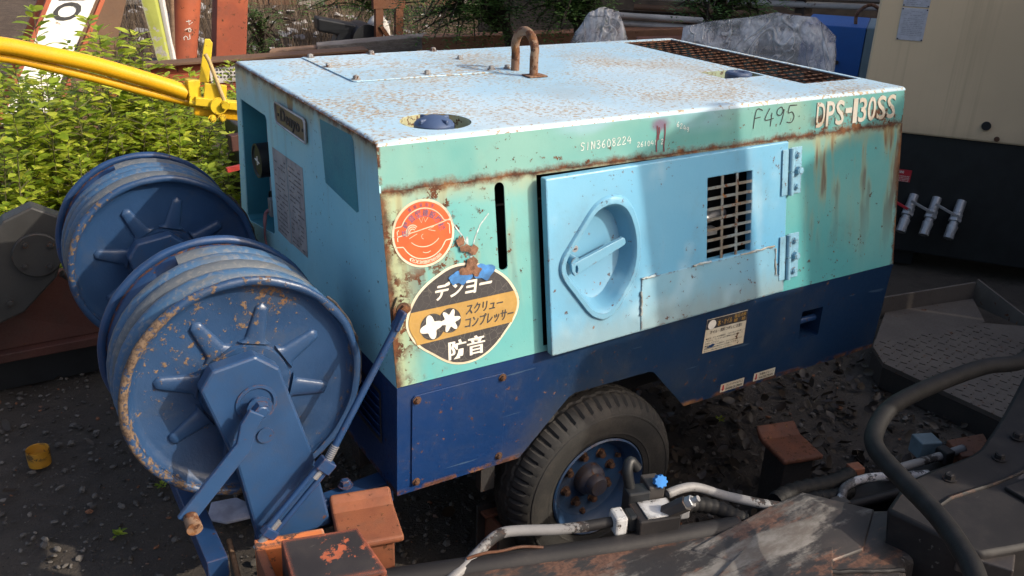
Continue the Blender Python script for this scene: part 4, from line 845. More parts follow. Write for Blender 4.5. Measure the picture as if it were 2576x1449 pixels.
# ---- wheel, axle and underframe ---------------------------------------
def make_wheel(yf, sgn):
    wh = bpy.data.objects.new('wheel', None); col.objects.link(wh); wh.location = (0.655, yf, 0.295); WM[wh.name] = Matrix.Translation((0.655, yf, 0.295)); attach_keep(wh, comp)
    c = V3((0.655, yf, 0.295)); prof = [(0.163, 0.012), (0.172, -0.006), (0.186, -0.012), (0.188, -0.0145), (0.192, -0.0145), (0.194, -0.0145), (0.215, -0.020), (0.240, -0.022), (0.248, -0.0205), (0.250, -0.0225), (0.254, -0.0215), (0.256, -0.0185), (0.264, -0.015), (0.277, -0.004), (0.287, 0.010), (0.294, 0.022), (0.297, 0.040), (0.294, 0.046), (0.294, 0.050), (0.299, 0.056), (0.299, 0.076), (0.295, 0.080), (0.295, 0.084), (0.299, 0.09), (0.297, 0.112), (0.285, 0.140), (0.25, 0.152), (0.18, 0.14)]
    N = 216
    def mod(i, k, r, h):
        if 13 <= i <= 15:
            if k % 4 == 0: r -= (0.005, 0.011, 0.009)[i-13]
        if i == 16 and k % 4 == 0: r -= 0.003
        if 17 <= i <= 23: h += 0.0035*(1 if (k//3) % 2 else -1)
        return r, h*sgn
    MB().lathe(prof, c, 'y', N, mod).build('tyre', 'rubber', wh, smooth=22)
    emb = MB(); ec = c+V3((0.205, -0.0215*sgn, -0.02)); ef = lambda u, v, e=0: V3((ec.x+u, ec.y, ec.z+v))
    ribbon(emb, [(0.019*math.cos(a_), 0.021*math.sin(a_)) for a_ in np.linspace(0, 2*math.pi, 25)], 0.0025, ef); text(emb, 'E', (-0.008, -0.011, 0.008, 0.011), ef, -0.01); emb.build('sidewall_mark', 'rubber', wh)
    rp = [(0.166, 0.0), (0.168, -0.006), (0.163, -0.010), (0.157, -0.004), (0.150, 0.014), (0.138, 0.024), (0.130, 0.048), (0.118, 0.056), (0.06, 0.056), (0.0, 0.056)]
    MB().lathe([(r, h*sgn) for r, h in rp], c, 'y', 56).build('rim', 'rim', wh, smooth=35)
    hp_ = [(0.052, 0.056), (0.050, 0.034), (0.046, 0.026), (0.038, 0.020), (0.036, 0.018), (0.033, -0.004), (0.028, -0.010), (0.0, -0.011)]
    MB().lathe([(r, h*sgn) for r, h in hp_], c, 'y', 32).build('hub', steel('hub', (0.03, 0.055, 0.11), (0.06, 0.04, 0.03), 0.35, 0.3, 0.5, 3), wh, smooth=35)
    for k in range(8):
        a = 2*math.pi*(k+0.35)/8; p = c + V3((0.086*math.cos(a), 0.056*sgn, 0.086*math.sin(a)))
        hexbolt(p, (0, -sgn, 0), 0.0115, 0.016).build('nut', 'nut', wh, smooth=30)
    for k in range(3):
        a = 2*math.pi*(k+0.2)/3; p = c + V3((0.122*math.cos(a), 0.054*sgn, 0.122*math.sin(a))); hexbolt(p, (0, -sgn, 0), 0.008, 0.008).build('nut', 'nut', wh, smooth=30)
def attach_keep(o, parent): o.parent = parent; o.matrix_parent_inverse = wmat(parent).inverted()
make_wheel(-0.102, 1); make_wheel(W_+0.102, -1)
MB().cyl((0.655, 0.0, 0.295), (0.655, W_, 0.295), 0.03, 12).build('axle', 'darksteel', comp, smooth=40)
for y in (0.22, W_-0.22):
    m = MB(); m.box((0.0, y-0.03, 0.40), (1.88, y+0.03, 0.47)); m.build('chassis_rail', 'darksteel', comp)
    MB().obox((0.655, y, 0.335), (0.26, 0, 0), (0, 0.03, 0), (0, 0, 0.02)).build('leaf_spring', 'darksteel', comp)
m = MB(); m.box((0.30, 0.0, 0.33), (0.345, 0.03, 0.47)); m.build('spring_hanger', 'darksteel', comp)
MB().bar((0.05, 0.42, 0.44), (-0.45, 0.48, 0.46), 0.07, 0.07).build('drawbar', 'reel', comp, bevel=0.004); MB().bar((0.05, W_-0.42, 0.44), (-0.45, W_-0.48, 0.46), 0.07, 0.07).build('drawbar', 'reel', comp, bevel=0.004)
MB().bar((-0.475, -0.095, 0.435), (-0.475, 0.55, 0.435), 0.05, 0.06).build('cross_member', 'reel', comp, bevel=0.003)
MB().bar((-0.20, -0.03, 0.455), (-0.20, 1.24, 0.455), 0.05, 0.07).build('cross_member', 'reel', comp, bevel=0.003)
MB().bar((0.02, 0.03, 0.43), (-0.36, -0.045, 0.455), 0.06, 0.07).build('side_member', 'reel', comp, bevel=0.004)
hexbolt((-0.11, 0.01, 0.487), (0, 0, 1), 0.014, 0.014).build('bolt', 'reel', comp, smooth=30)
MB().cyl((-0.20, 0.6, 0.44), (-0.20, 0.6, 0.0), 0.03, 12).build('prop_stand', 'darksteel', comp, smooth=40)
# tie-rod bracket on the corner
MB().sheet([(0.003, 0.965), (0.052, 1.000), (0.052, 1.030), (0.018, 1.038), (0.003, 1.010)], [], 0.008, lambda u, v, d: mid(u, v, d-0.009)).build('tie_rod_bracket', 'side', comp, bevel=0.002)
hexbolt(mid(0.030, 1.008, -0.009), (0, -1, 0), 0.012, 0.010).build('bolt', 'nut', comp, smooth=30)
# ------------------------------------------------------------------ hose reels
AX, AZ, RR = -0.344, 0.847, 0.283
def make_reel():
    root = thing('hose_reel', 'nearest blue hose reel with rusty flange, crank handle and grey hose', 'hose reel', (AX, 0.15, 0.45), 'hose reels on the drawbar')
    w0, w1 = 0.0, 0.303
    def flange(y, s, mat):
        prof = [(0.0, 0.014), (0.105, 0.014), (0.110, 0.024), (0.240, 0.026), (0.256, 0.020), (0.264, 0.008), (0.270, -0.002)]
        prof += [(0.275+0.0105*math.cos(a), 0.002-0.0105*math.sin(a)) for a in np.linspace(math.pi*0.8, -math.pi*0.9, 12)]
        prof += [(0.262, 0.016), (0.250, 0.030), (0.236, 0.034), (0.0, 0.034)]
        def mod(i, k, r, h): return (r + (0.0025*mnoise.noise((k*0.35, i*0.3, 5)) if i > 4 else 0), s*h + 0.002*mnoise.noise((k*0.25, i*0.4, 2)))
        f = MB().lathe(prof, (AX, y, AZ), 'y', 96, mod).build('flange', mat, root, smooth=45)
        # pressed ribs
        rb = MB(); NU, NV = 12, 8
        for iu in range(NU+1):
            u = iu/NU; r = 0.112+0.100*u; wd = (0.027-0.013*u)*(1 if u < 0.9 else math.sqrt(max(0.0, 1-((u-0.9)/0.1)**2))); ht = (0.0125-0.003*u)*(1 if u < 0.88 else math.sqrt(max(0, 1-((u-0.88)/0.12)**2)))
            if iu == 0: wd *= 1.5
            for iv in range(NV+1):
                a = math.pi*iv/NV; rb.v.append((r, -s*ht*math.sin(a)**0.55, wd*math.cos(a)))
        for iu in range(NU):
            for iv in range(NV): q = iu*(NV+1)+iv; rb.f.append((q, q+1, q+NV+2, q+NV+1))
        rm = rb.mesh('rib', mat, 60)
        for k in range(8): inst(rm, 'rib', f, Matrix.Translation((AX, y+s*0.0252, AZ)) @ Matrix.Rotation(-R(29+45*k), 4, 'Y'))
        for k in range(4):
            a = R(62+90*k); hexbolt((AX+0.080*math.cos(a), y+s*0.014, AZ+0.080*math.sin(a)), (0, -s, 0), 0.013, 0.010).build('bolt', mat, f, smooth=30)
        if s > 0:   # wire edging half peeled off the rim
            MB().tube([(AX+0.288*math.cos(a)*(1+0.004*math.sin(a*31)), y+0.008+0.003*math.sin(a*43), AZ+0.288*math.sin(a)*(1+0.004*math.sin(a*31))) for a in np.linspace(-1.0, 0.75, 50)], 0.0032, 6).build('rim_wire', 'darksteel', f, smooth=50)
    flange(w0, 1, 'reelface'); flange(w1, -1, 'reel')
    MB().cyl((AX, w0+0.045, AZ), (AX, w1-0.045, AZ), 0.19, 40).build('drum', 'reel', root, smooth=40)
    # hose wound on the drum: lower layer and outer layer
    for lay, (rad, n, ph) in enumerate(((0.190, 3.0, 0.3), (0.253, 3.3, 0.0))):
        ya, yb_ = w0+0.064, w1-0.064; pts = []
        for k in range(int(n*40)+1):
            t = k/int(n*40); a = 2*math.pi*n*t + ph; pts.append((AX+(rad+0.006*mnoise.noise((a*0.7, lay, 0)))*math.cos(a), ya+(yb_-ya)*t + 0.009*mnoise.noise((a*0.5, 4, lay)), AZ+rad*math.sin(a)))
        MB().tube(pts, 0.0280, 14).build('air_hose', 'airhose', root, smooth=60)
    # support plate and shaft
    pl = [(-0.464, 0.906), (-0.434, 0.951), (-0.335, 0.966), (-0.283, 0.922), (-0.218, 0.674), (-0.180, 0.440), (-0.365, 0.440), (-0.402, 0.690)]
    sp = MB().prism([(x, -0.070, z) for x, z in pl], (0, 0.045, 0)).build('support_plate', 'reelplate', root, bevel=0.007)
    pl2 = [(x, z) for x, z in pl]; MB().prism([(x, w1+0.035, z) for x, z in pl2], (0, 0.03, 0)).build('support_plate', 'reelplate', root, bevel=0.006)
    MB().lathe([(0.046, 0.0), (0.048, -0.003), (0.040, -0.004), (0.036, 0.0)], (AX, -0.0705, AZ), 'y', 32).build('bearing_ring', 'reelplate', sp, smooth=35)
    MB().cyl((AX, -0.110, AZ), (AX, w1+0.07, AZ), 0.017, 16).build('shaft', 'reelplate', root, smooth=40)
    hexbolt((AX, -0.098, AZ), (0, -1, 0), 0.021, 0.020).build('shaft_nut', 'reelplate', root, smooth=30)
    MB().cyl((-0.330, -0.071, 0.757), (-0.330, -0.075, 0.757), 0.020, 20).build('plate_boss', 'reelplate', sp, smooth=35)
    # crank
    cr = MB(); P = [(AX-0.012, AZ+0.004), (-0.378, 0.822), (-0.393, 0.772), (-0.540, 0.618)]; wd = 0.020
    L0 = []; 
    for i, (x, z) in enumerate(P):
        a = V3((*P[max(0, i-1)], 0)); b = V3((*P[min(3, i+1)], 0)); d = (b-a).normalized(); n = V3((-d.y, d.x, 0))*wd; L0.append((V3((x, z, 0))+n, V3((x, z, 0))-n))
    ol = [l for l, r_ in L0] + [r_ for l, r_ in reversed(L0)]
    ck = cr.prism([(p.x, -0.124, p.y) for p in ol], (0, 0.012, 0)).build('crank', 'reelplate', root, bevel=0.003)
    MB().tube([(-0.527, -0.124, 0.628), (-0.527, -0.165, 0.622)], [0.016, 0.018], 12).build('crank_stub', 'ring', ck, smooth=40)
    return root
reel = make_reel()
dup(reel, (0, 0.899, 0), 'blue hose reel farther back beside the leafy weeds', 'hose reels on the drawbar')
# tie rod with turnbuckle
tr = thing('tie_rod', 'blue turnbuckle tie rod running from compressor corner to reel plate', 'tie rod', (-0.17, -0.10, 0.5))
up_, lo_, tb = V3((0.020, -0.082, 0.995)), V3((-0.352, -0.118, 0.515)), V3((-0.205, -0.118, 0.660))
MB().tube([tb, up_], 0.009, 10).build('rod', 'reel', tr, smooth=50)
d = (up_-lo_).normalized()
for k in range(9): 
    p = tb + (up_-tb).normalized()*(0.012+k*0.005); MB().tube([p-(up_-tb).normalized()*0.0015, p+(up_-tb).normalized()*0.0015], 0.0108, 10).build('thread', 'alu', tr, smooth=50)
d = (tb-lo_).normalized(); sd = d.cross(V3((0, -1, 0))).normalized()
for s_ in (-1, 1): MB().tube([lo_+sd*0.013*s_, tb+sd*0.013*s_], 0.0072, 8).build('side_bar', 'reel', tr, smooth=50)
MB().obox(tb, d*0.016, sd*0.021, d.cross(sd)*0.013).build('end_block', 'reel', tr, bevel=0.003)
MB().obox(lo_, d*0.012, sd*0.019, d.cross(sd)*0.012).build('end_block', 'reel', tr, bevel=0.003)
MB().tube([lo_-d*0.05, lo_+d*0.035], 0.009, 10).build('threaded_end', 'alu', tr, smooth=50)
MB().tube([tb-d*0.04, tb], 0.009, 10).build('threaded_end', 'alu', tr, smooth=50)
m = MB(); m.bar(up_-V3((0.02, 0, 0.03)), up_+V3((0.004, 0, 0.015)), 0.012, 0.034, (0, 1, 0)); m.build('clevis', 'reel', tr, bevel=0.003)

# ------------------------------------------------------------------ foreground machine parts
bo = thing('machine_boom', 'chipped black steel boom lying along the bottom of the picture', 'boom', (0.3, -0.65, 0))
out = [(-0.60, -0.235), (-0.148, -0.350), (0.395, -0.515), (0.562, -0.566), (0.800, -0.620), (0.965, -0.700), (1.168, -0.795), (1.205, -0.86), (1.072, -0.945), (0.969, -0.920), (0.88, -1.00), (0.60, -1.16), (0.10, -0.80), (-0.45, -0.62), (-0.75, -0.55)]
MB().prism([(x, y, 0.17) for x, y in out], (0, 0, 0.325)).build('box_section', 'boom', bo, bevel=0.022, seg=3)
MB().tube([(-0.62, -0.262, 0.482), (-0.148, -0.380, 0.482), (0.395, -0.545, 0.484), (0.70, -0.625, 0.484)], 0.030, 14).build('edge_tube', 'boomdark', bo, smooth=50)
# raised folded gusset
gs = [(0.52, -0.640, 0.497), (0.80, -0.628, 0.520), (0.905, -0.640, 0.534), (1.06, -0.755, 0.499), (0.90, -0.850, 0.499), (0.66, -0.83, 0.498)]
mb = MB(); tops_ = [V3((0.64, -0.70, 0.507)), V3((0.80, -0.690, 0.528)), V3((0.895, -0.690, 0.540)), V3((0.97, -0.765, 0.514)), V3((0.87, -0.790, 0.516)), V3((0.72, -0.77, 0.508))]
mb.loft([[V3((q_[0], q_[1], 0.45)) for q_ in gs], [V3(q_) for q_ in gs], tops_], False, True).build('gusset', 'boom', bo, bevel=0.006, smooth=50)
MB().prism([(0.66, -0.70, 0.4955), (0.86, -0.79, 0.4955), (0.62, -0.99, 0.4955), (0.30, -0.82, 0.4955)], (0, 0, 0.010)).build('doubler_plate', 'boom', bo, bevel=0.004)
for x, y in ((-0.5, -0.42), (0.9, -0.82)):
    m = MB(); m.box((x-0.10, y-0.08, 0.0), (x+0.10, y+0.08, 0.172)); m.build('rest_block', 'darksteel', bo, bevel=0.006)
# big dark casting on the right
ca_ = thing('machine_casting', 'large dark curved steel casting at the right edge of the foreground', 'casting', (1.6, -0.9, 0))
pr_ = [(0.96, -0.845, 0.595), (1.128, -0.794, 0.600), (1.367, -0.800, 0.600), (1.480, -0.775, 0.610), (1.62, -0.735, 0.650), (1.80, -0.68, 0.75), (1.98, -0.64, 0.95), (2.15, -0.62, 1.25)]
fr_ = [(1.02, -1.06, 0.590), (1.16, -1.10, 0.590), (1.36, -1.15, 0.595), (1.50, -1.17, 0.605), (1.66, -1.18, 0.65), (1.86, -1.16, 0.75), (2.05, -1.14, 0.95), (2.22, -1.12, 1.25)]
A_ = smooth_path(pr_, 3); B_ = smooth_path(fr_, 3); loops = []
for a, b in zip(A_, B_): loops.append([a, b, b+V3((0.03, 0, -0.12)), V3((b.x+0.04, b.y, 0.10)), V3((a.x+0.04, a.y, 0.10)), a+V3((0.03, 0, -0.12))])
MB().loft(loops, True, True).build('curved_plate', 'boomdark', ca_, smooth=35, bevel=0.012)
m = MB(); m.box((1.25, -1.1, 0.0), (2.1, -0.75, 0.12)); m.build('foot', 'darksteel', ca_)
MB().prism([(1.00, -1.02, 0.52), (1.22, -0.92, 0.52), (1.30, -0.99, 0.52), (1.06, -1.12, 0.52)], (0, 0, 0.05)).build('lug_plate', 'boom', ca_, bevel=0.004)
MB().prism([(1.60, -0.60, 0.40), (1.74, -0.63, 0.40), (1.66, -0.72, 0.40), (1.56, -0.68, 0.40)], (0, 0, 0.06)).build('lug_plate', 'capplate', ca_, bevel=0.004)
for k in range(5):
    p_ = A_[4+k*3].lerp(B_[4+k*3], 0.16); hexbolt((p_.x, p_.y, p_.z+0.003), (-0.1, 0, 1), 0.013, 0.012).build('bolt', 'boomdark', ca_, smooth=30)
MB().tube([A_[i].lerp(B_[i], 0.34)+V3((0, random.uniform(-.003, .003), 0.001)) for i in range(2, 20)], [random.uniform(.004, .0065) for _ in range(18)], 6).build('weld_seam', 'boomdark', ca_, smooth=60)
pl_ = [A_[i].lerp(B_[i], 0.42) for i in range(5, 13)] + [A_[i].lerp(B_[i], 0.92) for i in range(12, 4, -1)]
MB().prism([p_+V3((0, 0, 0.0015)) for p_ in pl_], (0, 0, 0.010)).build('wear_plate', 'boomdark', ca_, bevel=0.003)
for x, y in ((0.20, -0.62), (0.42, -0.72), (0.05, -0.56), (-0.2, -0.5)): hexbolt((x, y, 0.495), (0, 0, 1), 0.012, 0.009).build('bolt', 'boomdark', bo, smooth=30)
MB().tube([(0.72+0.012*k, -0.845-0.006*k+random.uniform(-.002, .002), 0.498) for k in range(18)], [random.uniform(.004, .007) for _ in range(18)], 6).build('weld_seam', 'boomdark', bo, smooth=60)
# black hose looping over it
hp2 = [(2.30, -0.42, 0.95), (1.90, -0.62, 0.83), (1.66, -0.73, 0.79), (1.50, -0.70, 0.785), (1.30, -0.69, 0.775), (1.12, -0.70, 0.765), (1.005, -0.742, 0.750), (0.945, -0.795, 0.742), (0.905, -0.90, 0.735), (0.855, -1.03, 0.735), (0.795, -1.13, 0.735), (0.74, -1.20, 0.73), (0.62, -1.33, 0.68), (0.45, -1.45, 0.5)]
ho = MB().tube(smooth_path(hp2, 6), 0.0225, 14).build('rubber_hose', 'hoseblk', None, smooth=60); tag(ho, 'thick black rubber hose looping across the right foreground', 'hose')
# hydraulic valve with pipes
hv = thing('hydraulic_valve', 'black and silver hydraulic valve block with blue star knob before the wheel', 'valve', (0.47, -0.50, 0.45))
def ob(c, u, hx, hy, hz): u = V3((*u, 0)).normalized(); v = V3((-u.y, u.x, 0)); return MB().obox(c, u*hx, v*hy, V3((0, 0, hz)))
ud = (1, -0.27)
ob((0.495, -0.530, 0.512), ud, 0.055, 0.042, 0.040).build('valve_block', 'boomdark', hv, bevel=0.004)
ob((0.502, -0.533, 0.5535), ud, 0.040, 0.034, 0.002).build('valve_face', 'whitebit', hv, bevel=0.001)
MB().tube([(0.515, -0.548, 0.545), (0.545, -0.590, 0.592)], 0.020, 6).build('relief_cartridge', 'darksteel', hv, bevel=0.002)
MB().tube([(0.543, -0.586, 0.588), (0.553, -0.600, 0.603)], 0.016, 6).build('lock_nut', 'galv', hv, bevel=0.002)
MB().tube([(0.553, -0.600, 0.603), (0.560, -0.610, 0.614)], 0.008, 10).build('adjuster', 'galv', hv, smooth=40)
ob((0.485, -0.470, 0.545), ud, 0.030, 0.022, 0.035).build('solenoid', 'black', hv, bevel=0.005)
ob((0.535, -0.470, 0.548), ud, 0.022, 0.030, 0.040).build('solenoid', 'darksteel', hv, bevel=0.004)
MB().tube(smooth_path([(0.475, -0.455, 0.575), (0.470, -0.445, 0.620), (0.485, -0.435, 0.640), (0.505, -0.440, 0.615)], 4), 0.014, 10).build('cable_boot', 'black', hv, smooth=50)
kc = V3((0.540, -0.492, 0.596)); kn = V3((-0.35, -0.75, 0.55)).normalized(); kx = kn.orthogonal().normalized(); ky = kn.cross(kx)
lp = [[kc + kn*h + (kx*math.cos(a)+ky*math.sin(a))*(0.0165*(1+0.10*math.cos(9*a)))*k_ for a in [2*math.pi*i/54 for i in range(54)]] for h, k_ in ((-0.012, 1), (0.008, 1), (0.012, 0.9))]
MB().loft(lp, True, True).build('star_knob', 'knob', hv, smooth=35)
ob((0.405, -0.503, 0.530), ud, 0.017, 0.026, 0.026).build('pipe_union', 'whitebit', hv, bevel=0.007)
ob((0.437, -0.512, 0.530), ud, 0.012, 0.022, 0.022).build('pipe_union', 'black', hv, bevel=0.006)
MB().tube(smooth_path([(0.40, -0.500, 0.530), (0.345, -0.484, 0.528), (0.325, -0.478, 0.527)], 4), 0.0135, 12).build('steel_pipe', 'boomdark', hv, smooth=50)
MB().tube(smooth_path([(0.330, -0.480, 0.527), (0.26, -0.452, 0.524), (0.175, -0.408, 0.522), (0.132, -0.394, 0.520), (0.09, -0.403, 0.513), (0.02, -0.432, 0.500), (-0.05, -0.455, 0.485)], 5), 0.0135, 14).build('grey_pipe', 'pipegrey', hv, smooth=50)
ob((0.585, -0.535, 0.525), ud, 0.014, 0.020, 0.020).build('pipe_union', 'galv', hv, bevel=0.005)
cp_ = smooth_path([(0.59, -0.532, 0.525), (0.63, -0.540, 0.525), (0.675, -0.565, 0.515), (0.71, -0.60, 0.50), (0.73, -0.62, 0.49)], 8)
MB().tube(cp_, [0.019+0.0025*(i % 3 == 0) for i in range(len(cp_))], 12).build('ribbed_hose', 'hoseblk', hv, smooth=60)
p3 = MB().tube(smooth_path([(0.56, -0.500, 0.555), (0.61, -0.500, 0.555), (0.66, -0.505, 0.545), (0.72, -0.545, 0.525), (0.79, -0.612, 0.518), (0.86, -0.650, 0.505)], 5), 0.0125, 12).build('grey_pipe', 'pipegrey', hv, smooth=50)
# further pipes and ribbed hoses behind the boom
hl = thing('hydraulic_lines', 'cluster of ribbed hoses and worn steel pipes behind the boom', 'hydraulic lines', (1.15, -0.62, 0.40))
for a, b, rr_ in (((0.90, -0.565, 0.455), (1.19, -0.575, 0.455), 0.026), ((0.96, -0.60, 0.44), (1.14, -0.615, 0.445), 0.022)):
    n_ = 30; pts = [V3(a)+(V3(b)-V3(a))*k/n_ + V3((0, 0.01*math.sin(k*0.2), 0)) for k in range(n_+1)]
    MB().tube(pts, [rr_*(1.0 if k % 3 else 0.86) for k in range(n_+1)], 12).build('ribbed_hose', 'hoseblk', hl, smooth=60)
MB().tube(smooth_path([(1.03, -0.655, 0.445), (1.07, -0.645, 0.455), (1.11, -0.625, 0.470), (1.19, -0.630, 0.475), (1.30, -0.655, 0.46), (1.40, -0.68, 0.45)], 5), 0.0125, 12).build('worn_pipe', chipped('worn pipe', (0.03, 0.028, 0.03), (0.42, 0.42, 0.44), 0.50, 14), hl, smooth=50)
MB().tube([(1.06, -0.66, 0.44), (1.25, -0.69, 0.44), (1.42, -0.72, 0.44)], 0.014, 12).build('worn_pipe', 'boomdark', hl, smooth=50)
MB().tube([(1.29, -0.615, 0.452), (1.50, -0.645, 0.458), (1.60, -0.655, 0.46)], 0.013, 12).build('grey_pipe', 'pipegrey', hl, smooth=50)
ob((1.055, -0.655, 0.445), (1, -.1), 0.022, 0.020, 0.020).build('pipe_union', 'darksteel', hl, bevel=0.005)
ob((1.52, -0.648, 0.458), (1, -.15), 0.018, 0.022, 0.022).build('pipe_union', 'boomdark', hl, bevel=0.005)
ob((1.21, -0.575, 0.465), (1, -.3), 0.02, 0.018, 0.012).build('pipe_clamp', 'capplate', hl, bevel=0.003)
ob((1.57, -0.555, 0.42), (1, -.4), 0.035, 0.03, 0.03).build('junction_box', plain('blue grey box', (0.12, 0.17, 0.20), 0.5), hl, bevel=0.004)
m = MB(); m.box((0.92, -0.68, 0.34), (1.55, -0.60, 0.425)); m.build('pipe_tray', 'boomdark', hl, bevel=0.005)
m = MB(); m.box((1.1, -0.66, 0.0), (1.2, -0.60, 0.345)); m.build('tray_leg', 'darksteel', hl, bevel=0.005)

# I-section stubs with cap plates
def stub(name, label, cat, cx, cy, ztop, fx, fy, mat, matw, group=None, zcol=None, back=0.03, thick=0.02, rotz=0.0, inset=0.02):
    """cap plate with an upturned back edge on a web column standing on the ground"""
    t_ = thing(name, label, cat, (cx, cy, 0), group); M = Matrix.Translation((cx, cy, 0)) @ Matrix.Rotation(rotz, 4, 'Z')
    def P(x, y, z): return M @ V3((x, y, z))
    prof = [(-fy, 0), (-fy, thick), (fy-0.05, thick), (fy-0.025, thick+back*0.4), (fy, thick+back), (fy, back), (fy-0.02, back*0.3), (fy-0.045, 0)]
    MB().loft([[P(x, y, ztop-thick+z) for y, z in prof] for x in (-fx, fx)], True, True).build('cap_plate', mat, t_, bevel=0.008, seg=3)
    col_ = [(-fx+inset, -fy+inset), (fx-inset, -fy+inset), (fx-inset, fy-inset-0.02), (-fx+inset, fy-inset-0.02)]
    MB().loft([[P(x, y, -0.02) for x, y in col_], [P(x*0.98, y*0.98, ztop-thick-0.001) for x, y in col_]], True, True).build('column', matw, t_, bevel=0.004)
    MB().tube([P(-fx+inset+0.004+(2*fx-2*inset-0.008)*k/12, -fy+inset-0.002, ztop-thick-0.003+random.uniform(-.001, .001)) for k in range(13)], [random.uniform(.003, .0055) for _ in range(13)], 6).build('weld_seam', matw, t_, smooth=60)
    return t_
stub('steel_bracket', 'bright orange steel stub with upturned edge below the compressor corner', 'bracket', -0.112, -0.135, 0.478, 0.080, 0.092, 'orange', 'orange', 'orange steel stubs', rotz=-0.22, back=0.026)
stub('steel_bracket', 'low rusty orange capped steel stub standing alone right of the wheel', 'bracket', 1.425, -0.165, 0.25, 0.078, 0.092, 'capplate', 'darksteel', 'orange steel stubs', rotz=-0.24, back=0.03)
b2 = thing('channel_offcut', 'orange channel offcut with pale worn edge left of the bright orange stub', 'offcut', (-0.31, -0.15, 0))
MB().prism([(-0.388, -0.105, 0.0), (-0.228, -0.142, 0.0), (-0.232, -0.175, 0.0), (-0.394, -0.136, 0.0)], (0, 0, 0.498)).build('web', chipped('orange worn', (0.50, 0.15, 0.05), (0.42, 0.36, 0.28), 0.60, 5, 0.6, (0.10, 0.06, 0.05)), b2, bevel=0.003)
MB().prism([(-0.394, -0.137, 0.0), (-0.372, -0.142, 0.0), (-0.378, -0.26, 0.0), (-0.40, -0.255, 0.0)], (0, 0, 0.490)).build('flange', 'orange', b2, bevel=0.003)
b3 = thing('angle_plate', 'tilted black steel plate flaking to orange at bottom centre', 'steel plate', (-0.26, -0.33, 0))
sh = [V3((-0.352, -0.215, 0.560)), V3((-0.180, -0.256, 0.560)), V3((-0.168, -0.400, 0.535)), V3((-0.368, -0.352, 0.535))]
MB().prism(sh, (0, 0, -0.012)).build('top_plate', 'blk_orange', b3, bevel=0.003)
MB().prism([sh[0]+V3((0, 0, -.0125)), sh[0]+V3((0.012, -0.003, -.0125)), sh[3]+V3((0.012, -0.003, -.0125)), sh[3]+V3((0, 0, -.0125))], (-0.02, -0.02, -0.50)).build('side_plate', 'blk_orange', b3)
MB().prism([sh[1]+V3((-0.012, 0.003, -.0125)), sh[1]+V3((0, 0, -.0125)), sh[2]+V3((0, 0, -.0125)), sh[2]+V3((-0.012, 0.003, -.0125))], (0.0, -0.02, -0.50)).build('side_plate', 'blk_orange', b3)
fb = thing('steel_fin', 'thin rusty upright steel fin left of the orange offcuts', 'steel fin', (-0.43, -0.06, 0))
MB().prism([(-0.424, 0.03, 0.0), (-0.438, -0.14, 0.0), (-0.438, -0.14, 0.36), (-0.424, 0.03, 0.41)], (0.009, 0, 0)).build('fin', 'darksteel', fb, bevel=0.002)
MB().tube([(-0.4195, 0.03, 0.412), (-0.4335, -0.14, 0.362)], 0.007, 8).build('edge_bead', 'wood', fb, smooth=50)
sh_ = thing('steel_shoe', 'small rusty H-section shoe on the ground before the tyre', 'shoe', (0.36, 0.03, 0))
m = MB(); m.box((0.335, -0.055, 0.0), (0.395, -0.043, 0.20)); m.build('flange', 'darksteel', sh_, bevel=0.002); m = MB(); m.box((0.335, 0.075, 0.0), (0.400, 0.087, 0.215)); m.build('flange', 'darksteel', sh_, bevel=0.002)
m = MB(); m.box((0.36, -0.043, 0.0), (0.372, 0.075, 0.19)); m.build('web', 'capplate', sh_, bevel=0.002)
MB().prism([(0.335, 0.06, 0.20), (0.40, 0.055, 0.20), (0.40, 0.02, 0.20), (0.335, 0.03, 0.20)], (0, 0, 0.01)).build('cap', 'capplate', sh_, bevel=0.002)
wire = MB().tube(smooth_path([(0.02, -0.43, 0.515), (0.06, -0.44, 0.522), (0.10, -0.45, 0.52), (0.15, -0.46, 0.52), (0.20, -0.48, 0.513)], 5), 0.004, 6).build('rusty_wire', 'rusty', None, smooth=60); tag(wire, 'twist of rusty wire lying on the boom under the grey pipe', 'wire')

# ------------------------------------------------------------------ checker-plate tray on the right
ty = thing('step_tray', 'rusty checker plate step tray between compressor and generator', 'tray', (2.9, 0.25, 0))
q = [V3((2.56, 0.362, 0.12)), V3((2.465, 0.232, 0.12)), V3((2.50, -0.34, 0.12)), V3((3.42, -0.48, 0.12)), V3((3.46, 0.14, 0.12)), V3((3.254, 0.297, 0.12)), V3((2.627, 0.407, 0.12))]
MB().prism(q, (0, 0, -0.02)).build('checker_plate', 'treadplate', ty)
lz = MB().obox((0, 0, 0), (0.014, 0, 0), (0, 0.0035, 0), (0, 0, 0.003)).mesh('tread_bar', 'treadplate')
def inpoly(x, y, P):
    c_ = False
    for i in range(len(P)):
        a, b = P[i], P[i-1]
        if (a.y > y) != (b.y > y) and x < (b.x-a.x)*(y-a.y)/(b.y-a.y)+a.x: c_ = not c_
    return c_
n_ = 0
for i in range(24):
    for j in range(20):
        x, y = 2.46+i*0.044+(j % 2)*0.022, -0.44+j*0.045
        if inpoly(x, y, q) and inpoly(x+.02, y+.02, q) and n_ < 290: n_ += 1; inst(lz, 'tread_bar', ty, Matrix.Translation((x, y, 0.1205)) @ Matrix.Rotation(R(20 if (i+j) % 2 else -70), 4, 'Z'))
MB().prism([(2.62, 0.40, 0.10), (3.30, 0.29, 0.10), (3.52, 0.50, 0.10), (2.95, 0.60, 0.10)], (0, 0, 0.015)).build('rear_flat', 'treadplate', ty)
MB().prism([(2.92, 0.60, 0.08), (3.53, 0.51, 0.08), (3.53, 0.51, 0.20), (2.92, 0.60, 0.20)], (0.005, 0.012, 0)).build('back_lip', 'treadplate', ty, bevel=0.002)
